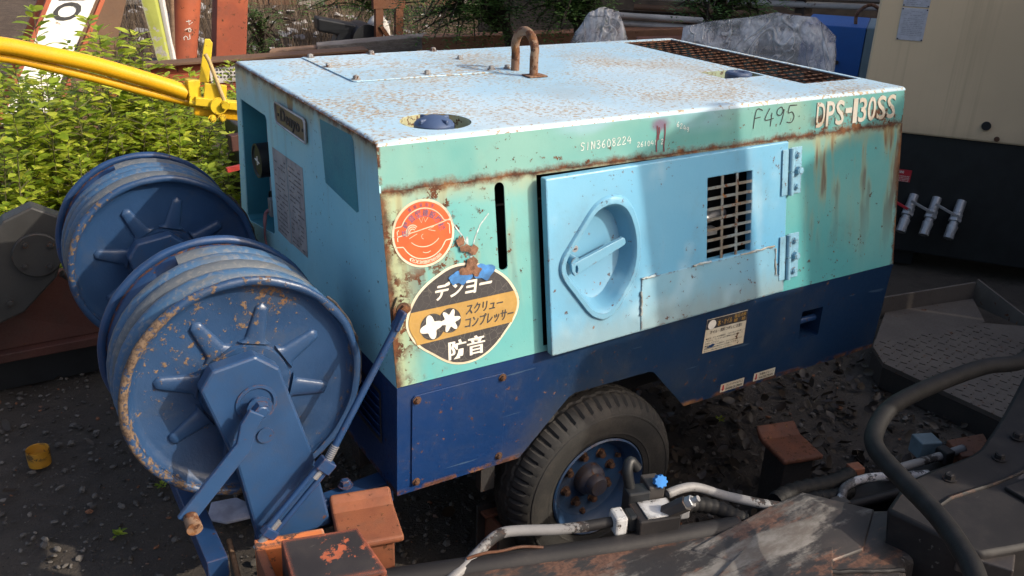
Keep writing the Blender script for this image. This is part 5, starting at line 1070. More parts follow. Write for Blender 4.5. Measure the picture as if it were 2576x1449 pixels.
MB().prism([(3.53, 0.51, 0.08), (3.48, 0.12, 0.08), (3.48, 0.12, 0.12), (3.53, 0.51, 0.22)], (0.012, 0, 0)).build('side_lip', 'treadplate', ty, bevel=0.002)
for a, b in ((q[0], q[1]), (q[1], q[2]), (q[2], q[3])): MB().prism([a+V3((0, 0, -.021)), b+V3((0, 0, -.021)), V3((b.x, b.y, 0)), V3((a.x, a.y, 0))], (0.006, 0.006, 0)).build('skirt_plate', 'darksteel', ty)
m = MB(); m.box((2.7, -0.3, 0.0), (3.2, 0.3, 0.099)); m.build('support_beam', 'black', ty)

# ------------------------------------------------------------------ beige generator at right
ge = thing('generator', 'large beige generator cabinet on a black base at right', 'generator', (4.0, 1.2, 0))
gu, gn = V3((0.608, -0.794, 0)), V3((0.794, 0.608, 0)); G0 = V3((3.573, 1.448, 0))
def gp(u, z, d=0): p = G0 + gu*u + gn*d; return V3((p.x, p.y, z))
def gbox(u0, u1, z0, z1, d0, d1): 
    m = MB(); c_ = gp((u0+u1)/2, (z0+z1)/2, (d0+d1)/2); return m.obox(c_, gu*(u1-u0)/2, gn*(d1-d0)/2, V3((0, 0, (z1-z0)/2)))
gbox(0, 2.2, 0.802, 2.35, 0, 1.1).build('housing', 'beige', ge, bevel=0.012)
gbox(0.02, 2.18, 0.10, 0.80, 0.03, 1.08).build('base', 'genblk', ge, bevel=0.008)
for u in (0.3, 1.8): gbox(u-0.15, u+0.15, 0.0, 0.10, 0.1, 1.0).build('skid', 'genblk', ge)
for z0, z1 in ((1.311, 1.480), (1.487, 1.64)):
    pq = gbox(0.118, 0.252, z0, z1, -0.004, -0.0005).build('info_plaque', 'label', ge, bevel=0.002); mb = MB()
    for k in range(14):
        z = z1-0.016-k*0.0095
        if z < z0+0.012: break
        uu = 0.135; 
        while uu < 0.235:
            wd = random.uniform(.006, .025)
            if random.random() < .8: mb.add([gp(uu, z, -0.005), gp(min(uu+wd, .24), z, -0.005), gp(min(uu+wd, .24), z-0.003, -0.005), gp(uu, z-0.003, -0.005)], [(0,1,2,3)])
            uu += wd+0.004
    mb.build('print_lines', plain('plaque print', (0.28, 0.28, 0.32), 0.6, 0, 0.2, 50, 0), pq)
    for u, z in ((0.124, z0+0.006), (0.246, z0+0.006), (0.124, z1-0.006), (0.246, z1-0.006)): MB().cyl(gp(u, z, -0.004), gp(u, z, -0.007), 0.004, 8).build('screw', 'darksteel', pq)
MB().cyl(gp(0.66, 0.893, 0.01), gp(0.66, 0.893, -0.012), 0.024, 20).build('grommet', 'black', ge, smooth=40); MB().cyl(gp(0.727, 0.827, 0.01), gp(0.727, 0.827, -0.008), 0.014, 16).build('grommet', 'nut', ge, smooth=40)
ws_ = gbox(0.245, 0.341, 0.520, 0.590, 0.025, 0.0285).build('warning_sign', 'red', ge); mb = MB()
gfn = lambda u, v, e=0: gp(u, v, 0.0238-e)
text(mb, 'WARNING', (0.252, 0.568, 0.300, 0.584), gfn, 0.03)
for k, s_ in enumerate(('HIGH PRESSURE', 'KEEP VALVES CLOSED', 'WHEN DISCONNECTED', 'OR SHUT OFF AIR.')): text(mb, s_, (0.252, 0.555-k*0.0095-0.006, 0.334, 0.555-k*0.0095), gfn, 0.01)
mb.build('sign_print', 'swhite', ws_)
for k, u in enumerate((0.352, 0.475, 0.605)):
    a = gp(u+0.028, 0.452, 0.02); b = gp(u-0.010, 0.262, -0.10); d = (b-a).normalized()
    vb = MB().tube([a, a+d*0.075, a+d*0.080, a+d*0.11, a+d*0.112, a+d*0.15, a+d*0.155, b], [0.026, 0.026, 0.031, 0.031, 0.024, 0.024, 0.03, 0.024], 14).build('ball_valve', 'galv', ge, smooth=35)
    MB().tube([a+d*0.11, a+d*0.13], 0.036, 6).build('valve_nut', 'galv', vb, bevel=0.003)
    MB().tube([b-d*0.03, b+d*0.006], [0.028, 0.028], 8).build('coupling_claw', 'galv', vb, bevel=0.003)
    s0 = a+d*0.085-gn*0.035
    MB().cyl(a+d*0.085, s0-gn*0.006, 0.011, 10).build('valve_stem', 'galv', vb, smooth=40)
    MB().bar(s0, s0-gu*0.125+V3((0, 0, 0.055)), 0.016, 0.005, gn).build('valve_lever', 'galv' if k else 'red', vb, bevel=0.002)
# ------------------------------------------------------------------ yard behind: yellow drawbar
yb_ = thing('yellow_towbar', 'bright yellow bent tubular tow bar with hand brake lever above the weeds', 'tow bar', (-0.3, 2.05, 0))
MB().tube(smooth_path([(-1.9, 2.25, 0.03), (-1.7, 2.22, 0.8), (-1.35, 2.18, 1.25), (-1.0, 2.14, 1.375), (-0.69, 2.105, 1.372), (-0.50, 2.09, 1.328), (-0.33, 2.07, 1.280), (-0.10, 2.04, 1.195), (0.0, 2.025, 1.152)], 5), 0.032, 18).build('bent_tube', 'yellow', yb_, smooth=60)
MB().tube(smooth_path([(-1.0, 2.14, 1.335), (-0.69, 2.12, 1.325), (-0.40, 2.09, 1.245), (-0.12, 2.05, 1.150), (0.10, 2.02, 1.085)], 5), 0.018, 14).build('lower_tube', 'yellow', yb_, smooth=60)
MB().bar((0.02, 2.015, 1.090), (0.55, 1.92, 0.99), 0.06, 0.05).build('draw_beam', 'yellow', yb_, bevel=0.006)
MB().bar((0.02, 1.985, 1.128), (0.35, 1.93, 1.07), 0.05, 0.035).build('beam_cap', 'yellowlime', yb_, bevel=0.004)
m = MB(); m.box((0.0, 1.99, 1.12), (0.05, 2.05, 1.21)); m.build('bracket', 'yellowlime', yb_, bevel=0.004)
MB().prism([(0.045, 1.965, 1.095), (0.135, 1.955, 1.075), (0.150, 1.955, 1.185), (0.062, 1.965, 1.20)], (0.004, 0.02, 0)).build('pivot_plate', 'yellowlime', yb_, bevel=0.003)
MB().prism([(0.045, 1.995, 1.20), (0.085, 1.990, 1.195), (0.118, 1.995, 1.355), (0.108, 1.998, 1.372), (0.088, 2.0, 1.372)], (0.003, 0.014, 0)).build('lever', 'yellowlime', yb_, bevel=0.003)
MB().tube([(0.075, 1.96, 1.318), (0.088, 1.958, 1.29), (0.132, 1.94, 1.118)], 0.0085, 8).build('link_rod', steel('dusty rod', (0.50, 0.37, 0.16), (0.42, 0.28, 0.12), 0.2, 0, 0.6, 4), yb_, smooth=50)
MB().cyl((0.132, 1.95, 1.115), (0.128, 1.915, 1.110), 0.017, 12).build('link_nut', 'yellowlime', yb_, smooth=40)
MB().lathe([(0.034, 0.0), (0.037, -0.006), (0.034, -0.012), (0.0, -0.013)], (0.105, 1.95, 1.105), 'y', 24).build('ratchet_disc', 'yellowlime', yb_, smooth=40)
for x in (0.075, 0.115): hexbolt((x, 1.945, 1.055), (0, -1, 0), 0.012, 0.01).build('bolt', 'yellowlime', yb_, smooth=30)
MB().tube([(0.0, 1.99, 1.12), (0.045, 1.97, 1.11)], 0.013, 10).build('pin', 'yellowlime', yb_, smooth=40)
# machine behind the compressor that carries the tow bar
rm_ = thing('red_machine', 'dark machine with red stripes and tyre half hidden behind compressor', 'machine', (0.9, 2.4, 0))
m = MB(); m.box((0.35, 2.05, 0.45), (1.5, 2.9, 0.85)); m.build('body', 'darksteel', rm_, bevel=0.01)
MB().bar((0.15, 2.0, 0.93), (0.7, 2.05, 0.95), 0.05, 0.07).build('red_beam', 'redplate', rm_, bevel=0.004)
MB().bar((0.12, 1.97, 0.82), (0.6, 2.03, 0.86), 0.02, 0.02).build('red_strip', plain('strip red', (0.4, 0.04, 0.03), 0.5), rm_)
MB().lathe([(0.10, -0.06), (0.22, -0.075), (0.28, -0.05), (0.30, 0.0), (0.28, 0.05), (0.2, 0.07)], (0.46, 2.02, 0.56), 'y', 60, lambda i, k, r, h: (r-(0.012 if i in (2, 3) and k % 4 < 2 else 0), h)).build('tyre', 'rubber', rm_, smooth=35)
m = MB(); m.box((0.5, 2.2, 0.0), (1.3, 2.7, 0.45)); m.build('undercarriage', 'black', rm_)

# ------------------------------------------------------------------ left edge: grey arm and red oxide plate
ga = thing('grey_arm', 'dark grey steel arm with round bolted cap at the left edge', 'machine arm', (-0.85, 1.75, 0))
pa = [(-0.56, 0.70), (-0.56, 0.78), (-0.66, 0.84), (-0.76, 0.80), (-0.86, 0.69), (-1.15, 0.55), (-1.2, 0.28), (-0.95, 0.36), (-0.75, 0.43), (-0.62, 0.55)]
MB().prism([(x, 1.70, z) for x, z in pa], (0, 0.09, 0)).build('arm_plate', 'greyarm', ga, bevel=0.008)
MB().lathe([(0.0, -0.016), (0.082, -0.016), (0.086, -0.012), (0.086, 0.004)], (-0.672, 1.70, 0.655), 'y', 36).build('round_cap', 'greyarm', ga, smooth=35)
for k in range(4): a = R(35+90*k); hexbolt((-0.672+0.06*math.cos(a), 1.684, 0.655+0.06*math.sin(a)), (0, -1, 0), 0.010, 0.007).build('bolt', 'greyarm', ga, smooth=30)
hexbolt((-0.79, 1.70, 0.48), (0, -1, 0), 0.014, 0.010).build('bolt', 'greyarm', ga, smooth=30)
MB().tube([(-0.60, 1.74, 0.55), (-0.46, 1.80, 0.40)], 0.014, 10).build('pin_rod', 'greyarm', ga, smooth=40)
m = MB(); m.box((-1.2, 1.72, 0.0), (-1.08, 1.78, 0.4)); m.build('rest', 'darksteel', ga)
rp_ = thing('bucket_plate', 'dull red oxide steel plate under the grey arm at left', 'steel plate', (-0.8, 1.95, 0))
MB().prism([(-1.35, 1.90, 0.20), (-0.46, 1.90, 0.20), (-0.40, 1.90, 0.48), (-1.35, 1.93, 0.55)], (0, 0.05, 0)).build('plate', 'redplate', rp_, bevel=0.004)
m = MB(); m.box((-1.35, 1.86, 0.16), (-0.44, 1.95, 0.199)); m.build('lower_edge', 'redplate', rp_, bevel=0.004)
m = MB(); m.box((-1.3, 1.95, 0.0), (-0.5, 2.3, 0.2)); m.build('bulk', 'black', rp_)

# ------------------------------------------------------------------ steel stock, timber and machines in the background
def slab(name, label, cat, poly, vec, mat, bevel=0.006, group=None):
    c_ = sum((V3(p) for p in poly), V3())/len(poly); o = MB().prism(poly, vec).build(name, mat, None, bevel=bevel); return tag(o, label, cat, group)
wp = thing('white_board', 'white lettered board leaning among orange steel at top left', 'board', (-0.45, 4.6, 0))
wq = [(-0.66, 4.50, 0.55), (-0.40, 4.50, 0.55), (0.30, 4.66, 1.75), (0.04, 4.66, 1.75)]
MB().prism(wq, (0, 0.03, 0)).build('board', 'whitepanel', wp, bevel=0.004)
a0 = V3(wq[0]); e1_ = (V3(wq[1])-a0); e2_ = (V3(wq[3])-a0); nn_ = V3((0, -0.006, 0.001))
mb = MB(); f_ = lambda u, v, e=0: a0 + e1_*u + e2_*v + nn_
tv, tf = text_geo('OF', 0.02); mb.add([f_(0.18+0.62*(p[1]/0.75), 0.50+0.165*(p[0]/1.4)) for p in tv], tf); mb.build('lettering', 'ink', wp)
for s_, x0 in ((0, -0.70), (1, -0.385)): MB().prism([(x0, 4.49, 0.50), (x0+0.03, 4.49, 0.50), (x0+0.73, 4.66, 1.75), (x0+0.70, 4.66, 1.75)], (0, 0.05, 0)).build('edge_angle', 'pileorange', wp, bevel=0.003)
MB().prism([(-0.55, 4.55, 0.0), (-0.45, 4.55, 0.0), (-0.45, 4.55, 0.6), (-0.55, 4.55, 0.6)], (0, 0.05, 0)).build('foot', 'darksteel', wp)
for k, x in enumerate((-0.80, -0.90, -0.98)):
    o = MB().prism([(x, 4.75, 0.0), (x+0.05, 4.75, 0.0), (x+1.02, 4.98, 1.75), (x+0.97, 4.98, 1.75)], (0, 0.05, 0)).build('steel_angle', 'pileorange' if k != 1 else 'rusty', None, bevel=0.003); tag(o, ('orange steel angle leaning next to the white board', 'rust brown steel angle second left of the white board', 'orange steel angle farthest left of the white board')[k], 'steel angle', 'leaning steel angles')
slab('steel_pile', 'brown flat steel pile leaning between white board and orange pipe', 'pile', [(-0.35, 5.45, 0.0), (-0.08, 5.45, 0.0), (0.62, 5.62, 1.9), (0.36, 5.62, 1.9)], (0, 0.12, 0), 'pilebrown', group='steel piles in the background')
pp_ = thing('pipe_pile', 'round orange steel pipe pile standing behind the yellow lever', 'pile', (1.05, 7.4, 0), 'steel piles in the background')
MB().tube([(0.99, 7.36, 0.0), (1.33, 7.40, 1.9)], 0.135, 32).build('pipe', 'pileorange', pp_, smooth=50)
mb = MB(); script(mb, '5', 0, 0, 1, 1, .08, lambda u, v, e=0: V3((0, 0, 0))); mb = MB()
for i, ch in enumerate(('5', '9', '4')):
    for stt in GL[ch]: ribbon(mb, [(1.075+0.06*v+0.02*i, 0.62+0.07*i+u*0.05) for u, v in stt], 0.006, lambda u, v, e=0: V3((u, 7.375-0.137*math.sqrt(max(0.05, 1-((u-1.10-(v-0.6)*0.18)/0.137)**2))-0.003, v)))
mb.build('chalk_number', 'chalk', pp_)
slab('steel_pile', 'flat orange steel pile right of the round pipe pile', 'pile', [(1.40, 7.60, 0.0), (1.70, 7.57, 0.0), (1.93, 7.6, 1.9), (1.63, 7.63, 1.9)], (0, 0.2, 0), 'pileorange', group='steel piles in the background')
slab('painted_plank', 'yellow green and white striped plank leaning upright in the back', 'plank', [(0.76, 6.9, 0.45), (0.85, 6.88, 0.45), (0.76, 6.98, 1.5), (0.62, 7.0, 1.5)], (0.05, 0.04, 0), chipped('striped plank', (0.26, 0.28, 0.06), (0.35, 0.34, 0.3), 0.57, 6))
slab('white_plank', 'thin white plank beside the yellow green plank', 'plank', [(0.87, 6.9, 0.45), (0.90, 6.88, 0.45), (0.84, 6.98, 1.5), (0.80, 7.0, 1.5)], (0.03, 0.03, 0), 'pipewhite')
tag(MB().tube([(0.88, 6.94, 0.0), (0.91, 6.94, 0.6), (0.99, 6.93, 1.6)], 0.022, 10).build('wooden_pole', 'wood', None, smooth=50), 'thin brown wooden pole in front of the white sack', 'pole')
v, f = ico(3); v = v*np.array([0.13, 0.10, 0.24])*(1+0.14*np.array([mnoise.noise(Vector(p)*2.2) for p in v])[:, None]) + np.array([0.97, 7.45, 0.62]); tag(MB().add(v.tolist(), f).build('sack', 'sack', None, smooth=70), 'white sack standing behind the thin wooden pole', 'sack')
sb = MB(); sb.box((0.80, 7.3, 0.0), (1.15, 7.6, 0.42)); tag(sb.build('timber_block', 'darksteel', None, bevel=0.01), 'dark block under the white sack', 'block')
# orange lettered H-beam with white plate
hb = thing('orange_beam', 'orange steel beam with white lettered plate beside the yellow lever', 'beam', (1.0, 5.9, 0))
MB().bar((0.1, 6.05, 0.50), (2.3, 5.70, 0.60), 0.02, 0.20).build('web', 'pileorange', hb, bevel=0.003)
MB().bar((0.1, 6.05, 0.605), (2.3, 5.70, 0.705), 0.20, 0.02).build('flange', 'pilebrown', hb, bevel=0.003); MB().bar((0.1, 6.05, 0.395), (2.3, 5.70, 0.495), 0.20, 0.02).build('flange', 'pileorange', hb, bevel=0.003)
MB().bar((0.98, 5.885, 0.520), (1.45, 5.81, 0.545), 0.012, 0.13).build('white_plate', 'whitepanel', hb)
mb = MB()
for r_ in range(3):
    for k in range(14): x = 1.0+k*0.028; mb.add([(x, 5.872-(x-1.0)*0.16, 0.575-r_*0.03), (x+0.016, 5.872-(x-1.0)*0.16, 0.575-r_*0.03), (x+0.016, 5.872-(x-1.0)*0.16, 0.560-r_*0.03), (x, 5.872-(x-1.0)*0.16, 0.560-r_*0.03)], [(0,1,2,3)])
mb.build('print_lines', 'ink', hb)
for x in (0.4, 1.9): m = MB(); m.box((x-.1, 5.6, 0), (x+.1, 6.1, 0.38)); m.build('rest_block', 'darksteel', hb)
def beam(name, label, cat, a, b, w_, h_, mat, group, dz=None):
    t_ = thing(name, label, cat, ((V3(a)+V3(b))/2*1).to_tuple()[:2]+(0,), group); MB().bar(a, b, w_, h_).build('beam', mat, t_, bevel=0.008)
    d_ = (V3(b)-V3(a))
    for k in (0.2, 0.8):
        p = V3(a)+d_*k; m = MB(); m.box((p.x-.08, p.y-.08, 0), (p.x+.08, p.y+.08, p.z-h_/2-.002)); m.build('rest_block', 'darksteel', t_)
    return t_
beam('timber_beam', 'short split timber beam lying left of the long grey timber', 'timber', (1.75, 6.72, 0.52), (2.30, 6.50, 0.575), 0.22, 0.11, 'wood', 'timber beams')
beam('timber_beam', 'long grey brown timber beam lying behind the compressor roof', 'timber', (2.15, 6.55, 0.575), (3.15, 6.22, 0.67), 0.26, 0.12, 'greywood', 'timber beams')
beam('rusty_beam', 'long rust brown steel beam behind the lifting ring', 'beam', (3.05, 6.10, 0.66), (5.3, 4.80, 0.83), 0.24, 0.15, 'rustbeam', 'rusty beams')
tag(MB().bar((3.06, 6.02, 0.0), (3.06, 6.02, 0.74), 0.07, 0.07, (0, 1, 0)).build('stake', 'rusty', None, bevel=0.006), 'short rusty stake holding the timber beams', 'stake')
beam('rusty_beam', 'short brown steel block right of the first wrapped machine', 'beam', (3.45, 3.35, 0.98), (4.0, 3.0, 1.02), 0.2, 0.16, 'capplate', 'rusty beams')
# black machine part with frame post and white barrel
bm_ = thing('black_machine_part', 'black scrap machine part with a cylinder end behind the hatch', 'machine part', (2.75, 7.45, 0))
MB().prism([(2.50, 7.50, 0.62), (2.50, 7.50, 0.76), (3.02, 7.36, 0.66), (3.04, 7.36, 0.36), (2.62, 7.47, 0.40), (2.70, 7.45, 0.58)], (0.05, 0.25, 0)).build('arm', 'black', bm_, bevel=0.02)
MB().cyl((2.97, 7.28, 0.54), (3.02, 7.7, 0.54), 0.16, 24).build('drum', 'black', bm_, smooth=40); m = MB(); m.box((2.65, 7.4, 0.0), (3.05, 7.7, 0.42)); m.build('base', 'black', bm_)
fp = thing('steel_portal', 'brown rusty portal frame standing behind the black machine part', 'frame', (3.15, 7.2, 0))
for x in (3.05, 3.28): MB().bar((x, 7.2, 0.0), (x+.02, 7.2, 0.98), 0.085, 0.05, (0, 1, 0)).build('post', 'rusty', fp)
MB().bar((3.0, 7.2, 0.92), (3.36, 7.2, 0.92), 0.06, 0.10).build('head', 'rusty', fp); MB().bar((3.07, 7.17, 0.7), (3.25, 7.17, 0.45), 0.03, 0.04).build('brace', 'rusty', fp)
v, f = ico(3); v = v*np.array([0.14, 0.12, 0.22]) + np.array([3.2, 7.55, 0.55]); tag(MB().add(v.tolist(), f).build('white_drum', 'sack', None, smooth=70), 'pale drum seen through the rusty portal frame', 'drum')
m = MB(); m.box((3.0, 7.45, 0), (3.4, 7.7, 0.36)); tag(m.build('stone_block', 'darksteel', None, bevel=.02), 'dark block under the pale drum', 'block')
# back wall boards, white pipes on racks, dark shed
wl_ = thing('board_wall', 'weathered brown board wall far behind the yard', 'wall', (4.0, 12.5, 0))
for k in range(16): 
    x = 1.6+k*0.42; MB().obox((x, 13.0-0.10*k, 1.6+0.35), (0.2, -0.05, 0), (0, 0.02, 0), (0, 0, 1.6)).build('board', 'pilebrown' if k % 3 else 'greywood', wl_)
rk = thing('pipe_rack', 'dark timber rack holding whitish pipes at top right', 'rack', (6.0, 4.6, 0))
for t_ in (0.0, 0.30, 0.62, 1.0):
    p = V3((4.6, 5.55, 0)).lerp(V3((6.9, 3.3, 0)), t_); MB().bar(p, p+V3((0.02, 0, 1.9)), 0.11, 0.11, (0, 1, 0)).build('post', 'bark', rk)
for z in (0.5, 0.74, 0.98, 1.22, 1.46): MB().bar((4.55, 5.72, z), (6.95, 3.45, z), 0.06, 0.05).build('rail', 'bark', rk)
for k in range(11):
    z = 0.60+0.078*k + random.uniform(-.02, .02); a = V3((4.4, 5.62, z)); b = V3((7.2, 2.95, z+random.uniform(-.02, .05))); o_ = V3((0.02*random.uniform(-3, 3), 0.02*random.uniform(-3, 3), 0))
    s0, s1 = (0, 1) if k % 3 else (random.uniform(0, .3), 1)
    p0, p1 = a.lerp(b, s0)+o_, a.lerp(b, s1)+o_; o = MB().tube([p0, (p0+p1)/2+V3((0, 0, -.01)), p1], 0.030, 10).build('white_pipe', 'pipewhite' if k % 4 != 2 else 'pilebrown', None, smooth=50)
    tag(o, 'long whitish pipe lying in the timber rack' if k % 4 != 2 else 'long rusty brown pipe lying in the timber rack', 'pipe', 'white pipes in the rack' if k % 4 != 2 else 'brown pipes in the rack')
bw = thing('shed_wall', 'dark shed wall behind the pipe rack', 'wall', (7, 6, 0)); MB().obox((6.6, 5.9, 1.6), (2.0, -1.9, 0), (0.04, 0.05, 0), (0, 0, 1.6)).build('wall_sheet', plain('shed boards', (0.045, 0.035, 0.028), 0.8, 0, 0.5, 6, 0.4), bw)
# wrapped machines
def wrapped(name, label, base, tops, core):
    t_ = thing(name, label, 'machine', base, 'plastic wrapped machines')
    for c_ in core: m = MB(); m.box(c_[0], c_[1]); m.build('machine_body', 'greyarm', t_, bevel=0.02)
    bm = bmesh.new()
    for p in tops: bm.verts.new(p)
    r = bmesh.ops.convex_hull(bm, input=bm.verts); bmesh.ops.delete(bm, geom=[g for g in r['geom_interior'] if isinstance(g, bmesh.types.BMVert)], context='VERTS')
    bmesh.ops.triangulate(bm, faces=bm.faces); bmesh.ops.subdivide_edges(bm, edges=bm.edges, cuts=8, use_grid_fill=True)
    bm.normal_update(); cc = sum((v.co for v in bm.verts), V3())/len(bm.verts)
    for v in bm.verts:
        p = v.co; k = abs(mnoise.noise(p*5.0)) + 0.5*abs(mnoise.noise(p*11.0)); d_ = (p-cc); hz = V3((d_.x, d_.y, 0))
        an = math.atan2(d_.y, d_.x); dn = max(0.0, min(1.0, (1.42-p.z)/0.8)); pl = math.sin(an*13+3*mnoise.noise(p*1.5))*0.022*dn + math.sin(an*31+5*mnoise.noise(p*2))*0.008*dn
        v.co = p - v.normal*(0.022*k+pl) - hz*0.14*math.sin(max(0, min(1, (p.z-0.5)/0.8))*math.pi)*abs(mnoise.noise((math.atan2(d_.y, d_.x)*2.5, 0, 1)))
    me = bpy.data.meshes.new('plastic_wrap'); bm.to_mesh(me); bm.free(); me.materials.append(MT['wrap']); me.polygons.foreach_set('use_smooth', [True]*len(me.polygons))
    o = bpy.data.objects.new('plastic_wrap', me); col.objects.link(o); attach(o, t_)
wrapped('wrapped_machine', 'small pointed machine wrapped in clear plastic behind the roof', (2.75, 2.95, 0), [(2.72, 2.97, 1.31), (2.80, 2.91, 1.345), (2.88, 2.85, 1.33), (2.64, 3.02, 1.19), (2.50, 3.12, 0.8), (2.55, 3.05, 0.3), (3.02, 2.72, 0.8), (3.0, 2.75, 0.3), (2.95, 3.2, 0.6), (2.60, 2.72, 0.6)], [((2.66, 2.86, 0.0), (2.90, 3.05, 1.0)), ((2.77, 2.88, 1.0), (2.82, 2.93, 1.12))])
wrapped('wrapped_machine', 'wide machine wrapped in clear plastic left of the generator', (3.2, 1.95, 0), [(2.86, 2.22, 1.31), (3.06, 2.05, 1.36), (3.24, 1.87, 1.41), (3.30, 1.80, 1.39), (3.38, 1.70, 1.40), (3.47, 1.60, 1.31), (3.50, 1.58, 1.0), (2.84, 2.25, 0.9), (2.9, 1.75, 0.8), (3.3, 1.45, 0.5), (2.75, 2.1, 0.3), (3.5, 2.2, 0.3), (3.48, 1.55, 0.3)], [((3.02, 1.85, 0.0), (3.30, 2.05, 1.02)), ((3.20, 1.78, 1.02), (3.36, 1.88, 1.14))])
# blue cabinet
bc = thing('blue_cabinet', 'blue and grey machine cabinet with lifting eye between wrap and generator', 'cabinet', (4.4, 2.3, 0))
cu, cn = V3((0.60, -0.80, 0)), V3((0.8, 0.6, 0)); c0 = V3((4.10, 2.42, 0))
def cbx(u0, u1, z0, z1, d0, d1): c_ = c0+cu*(u0+u1)/2+cn*(d0+d1)/2; return MB().obox((c_.x, c_.y, (z0+z1)/2), cu*(u1-u0)/2, cn*(d1-d0)/2, V3((0, 0, (z1-z0)/2)))
cbx(0, 0.40, 0.1, 1.255, 0, 0.7).build('blue_door', 'bluecab', bc, bevel=0.006); cbx(0.402, 0.8, 0.1, 1.255, 0.005, 0.7).build('grey_side', 'greycab', bc, bevel=0.006); cbx(0.05, 0.75, 0, 0.1, 0.05, 0.65).build('skid', 'black', bc)
pe = c0+cu*0.40+cn*0.2
MB().tube(smooth_path([(pe.x-.05, pe.y+.06, 1.25), (pe.x-.05, pe.y+.06, 1.33), (pe.x, pe.y, 1.385), (pe.x+.05, pe.y-.06, 1.33), (pe.x+.05, pe.y-.06, 1.25)], 4), 0.012, 8).build('lifting_eye', 'ring', bc, smooth=50)
for z in (1.02, 0.88): p = c0+cu*0.25; MB().cyl((p.x, p.y, z), (p.x-0.01, p.y-.008, z), 0.014, 12).build('lock', 'darksteel', bc, smooth=40)

# ------------------------------------------------------------------ small things on the ground
cu_ = MB().lathe([(0.0, 0.030), (0.034, 0.030), (0.0355, 0.032), (0.0375, 0.060), (0.0395, 0.062), (0.040, 0.058), (0.038, 0.0), (0.0, 0.0)], (-0.800, 1.30, 0.002), 'z', 36).build('yellow_cup', chipped('ochre plastic', (0.36, 0.17, 0.015), (0.07, 0.045, 0.02), 0.66, 14, 0.5), None, smooth=35); tag(cu_, 'short ochre yellow plastic ring cup on the dirt at left', 'cup')
wpz = MB(); pts = [(-0.36, 0.66, 0.02), (-0.33, 0.72, 0.035), (-0.25, 0.70, 0.04), (-0.20, 0.63, 0.03), (-0.22, 0.60, 0.02), (-0.31, 0.61, 0.02)]
tag(wpz.prism(pts, (0, 0, 0.012)).build('plastic_scrap', plain('pale plastic', (0.33, 0.33, 0.40), 0.45), None, bevel=0.004), 'pale grey plastic scrap on the ground under the near reel', 'scrap')
# dead leaves
def leafmesh(n, region, sz, lift_=0.012, curl=0.5):
    mb = MB()
    for k in range(n):
        x, y = region(); s_ = sz*random.uniform(.5, 1.3); M = Matrix.Translation((x, y, lift_*random.random()+0.004)) @ Matrix.Rotation(random.random()*6.28, 4, 'Z') @ Matrix.Rotation(random.uniform(-curl, curl), 4, 'X') @ Matrix.Rotation(random.uniform(-curl, curl), 4, 'Y')
        P = [(-.5, 0, 0), (-.2, .28, .08), (.2, .24, .05), (.5, 0, .12), (.2, -.26, .06), (-.2, -.27, .10), (0, 0, -.02)]
        mb.add([M @ (V3(p)*s_) for p in P], [(0,6,1), (1,6,2), (2,6,3), (3,6,4), (4,6,5), (5,6,0)])
    return mb
o = leafmesh(1300, lambda: (random.uniform(0.7, 2.7), random.uniform(-0.5, 1.3)) if random.random() < .93 else (random.uniform(-1.4, .5), random.uniform(.3, 3)), 0.05, 0.016, 1.0).build('leaf_litter', 'deadleaf', None, smooth=70, fixn=False); tag(o, 'brown dead leaf litter covering the ground', 'leaf litter', kind='stuff')
o = leafmesh(420, lambda: (random.gauss(3.2, 1.6), random.gauss(10.5, 1.6)), 0.16, 0.05).build('scattered_litter', 'litterw', None, smooth=70, fixn=False); tag(o, 'pale paper and plastic litter on the far dirt bank', 'litter', kind='stuff')
for v_ in o.data.vertices: v_.co.z += max(0, 0.10*min(6.0, v_.co.y-9)*0.9)
# ------------------------------------------------------------------ vegetation
LEAF = [(0, 0, 0), (.16, .19, .035), (.42, .28, .05), (.70, .19, .02), (1, 0, -.06), (.70, -.19, .02), (.42, -.28, .05), (.16, -.19, .035), (.2, 0, 0), (.45, 0, 0.005), (.72, 0, -.015)]
LEAFF = [(0,8,1), (8,9,2,1), (9,10,3,2), (10,4,3), (0,7,8), (7,6,9,8), (6,5,10,9), (5,4,10)]
LV = np.array(LEAF)
class Leaves:
    def __init__(s): s.v = []; s.f = []; s.n = 0
    def add(s, p, d, up, size, tv=LV, tf=LEAFF):
        d = d.normalized(); sd = d.cross(up); sd = sd.normalized() if sd.length > 1e-4 else d.orthogonal().normalized(); u = sd.cross(d)
        M = np.array([d, sd, u])*size; s.v.append(tv @ M + np.array(p)); s.f += [tuple(i+s.n for i in f) for f in tf]; s.n += len(tv)
    def build(s, name, mat, parent):
        me = bpy.data.meshes.new(name); me.from_pydata(np.vstack(s.v).tolist(), [], s.f); me.materials.append(MT[mat]); me.polygons.foreach_set('use_smooth', [True]*len(me.polygons))
        o = bpy.data.objects.new(name, me); col.objects.link(o); attach(o, parent); return o
def rv(k=1.0): return V3((random.uniform(-k, k), random.uniform(-k, k), random.uniform(-k, k)))
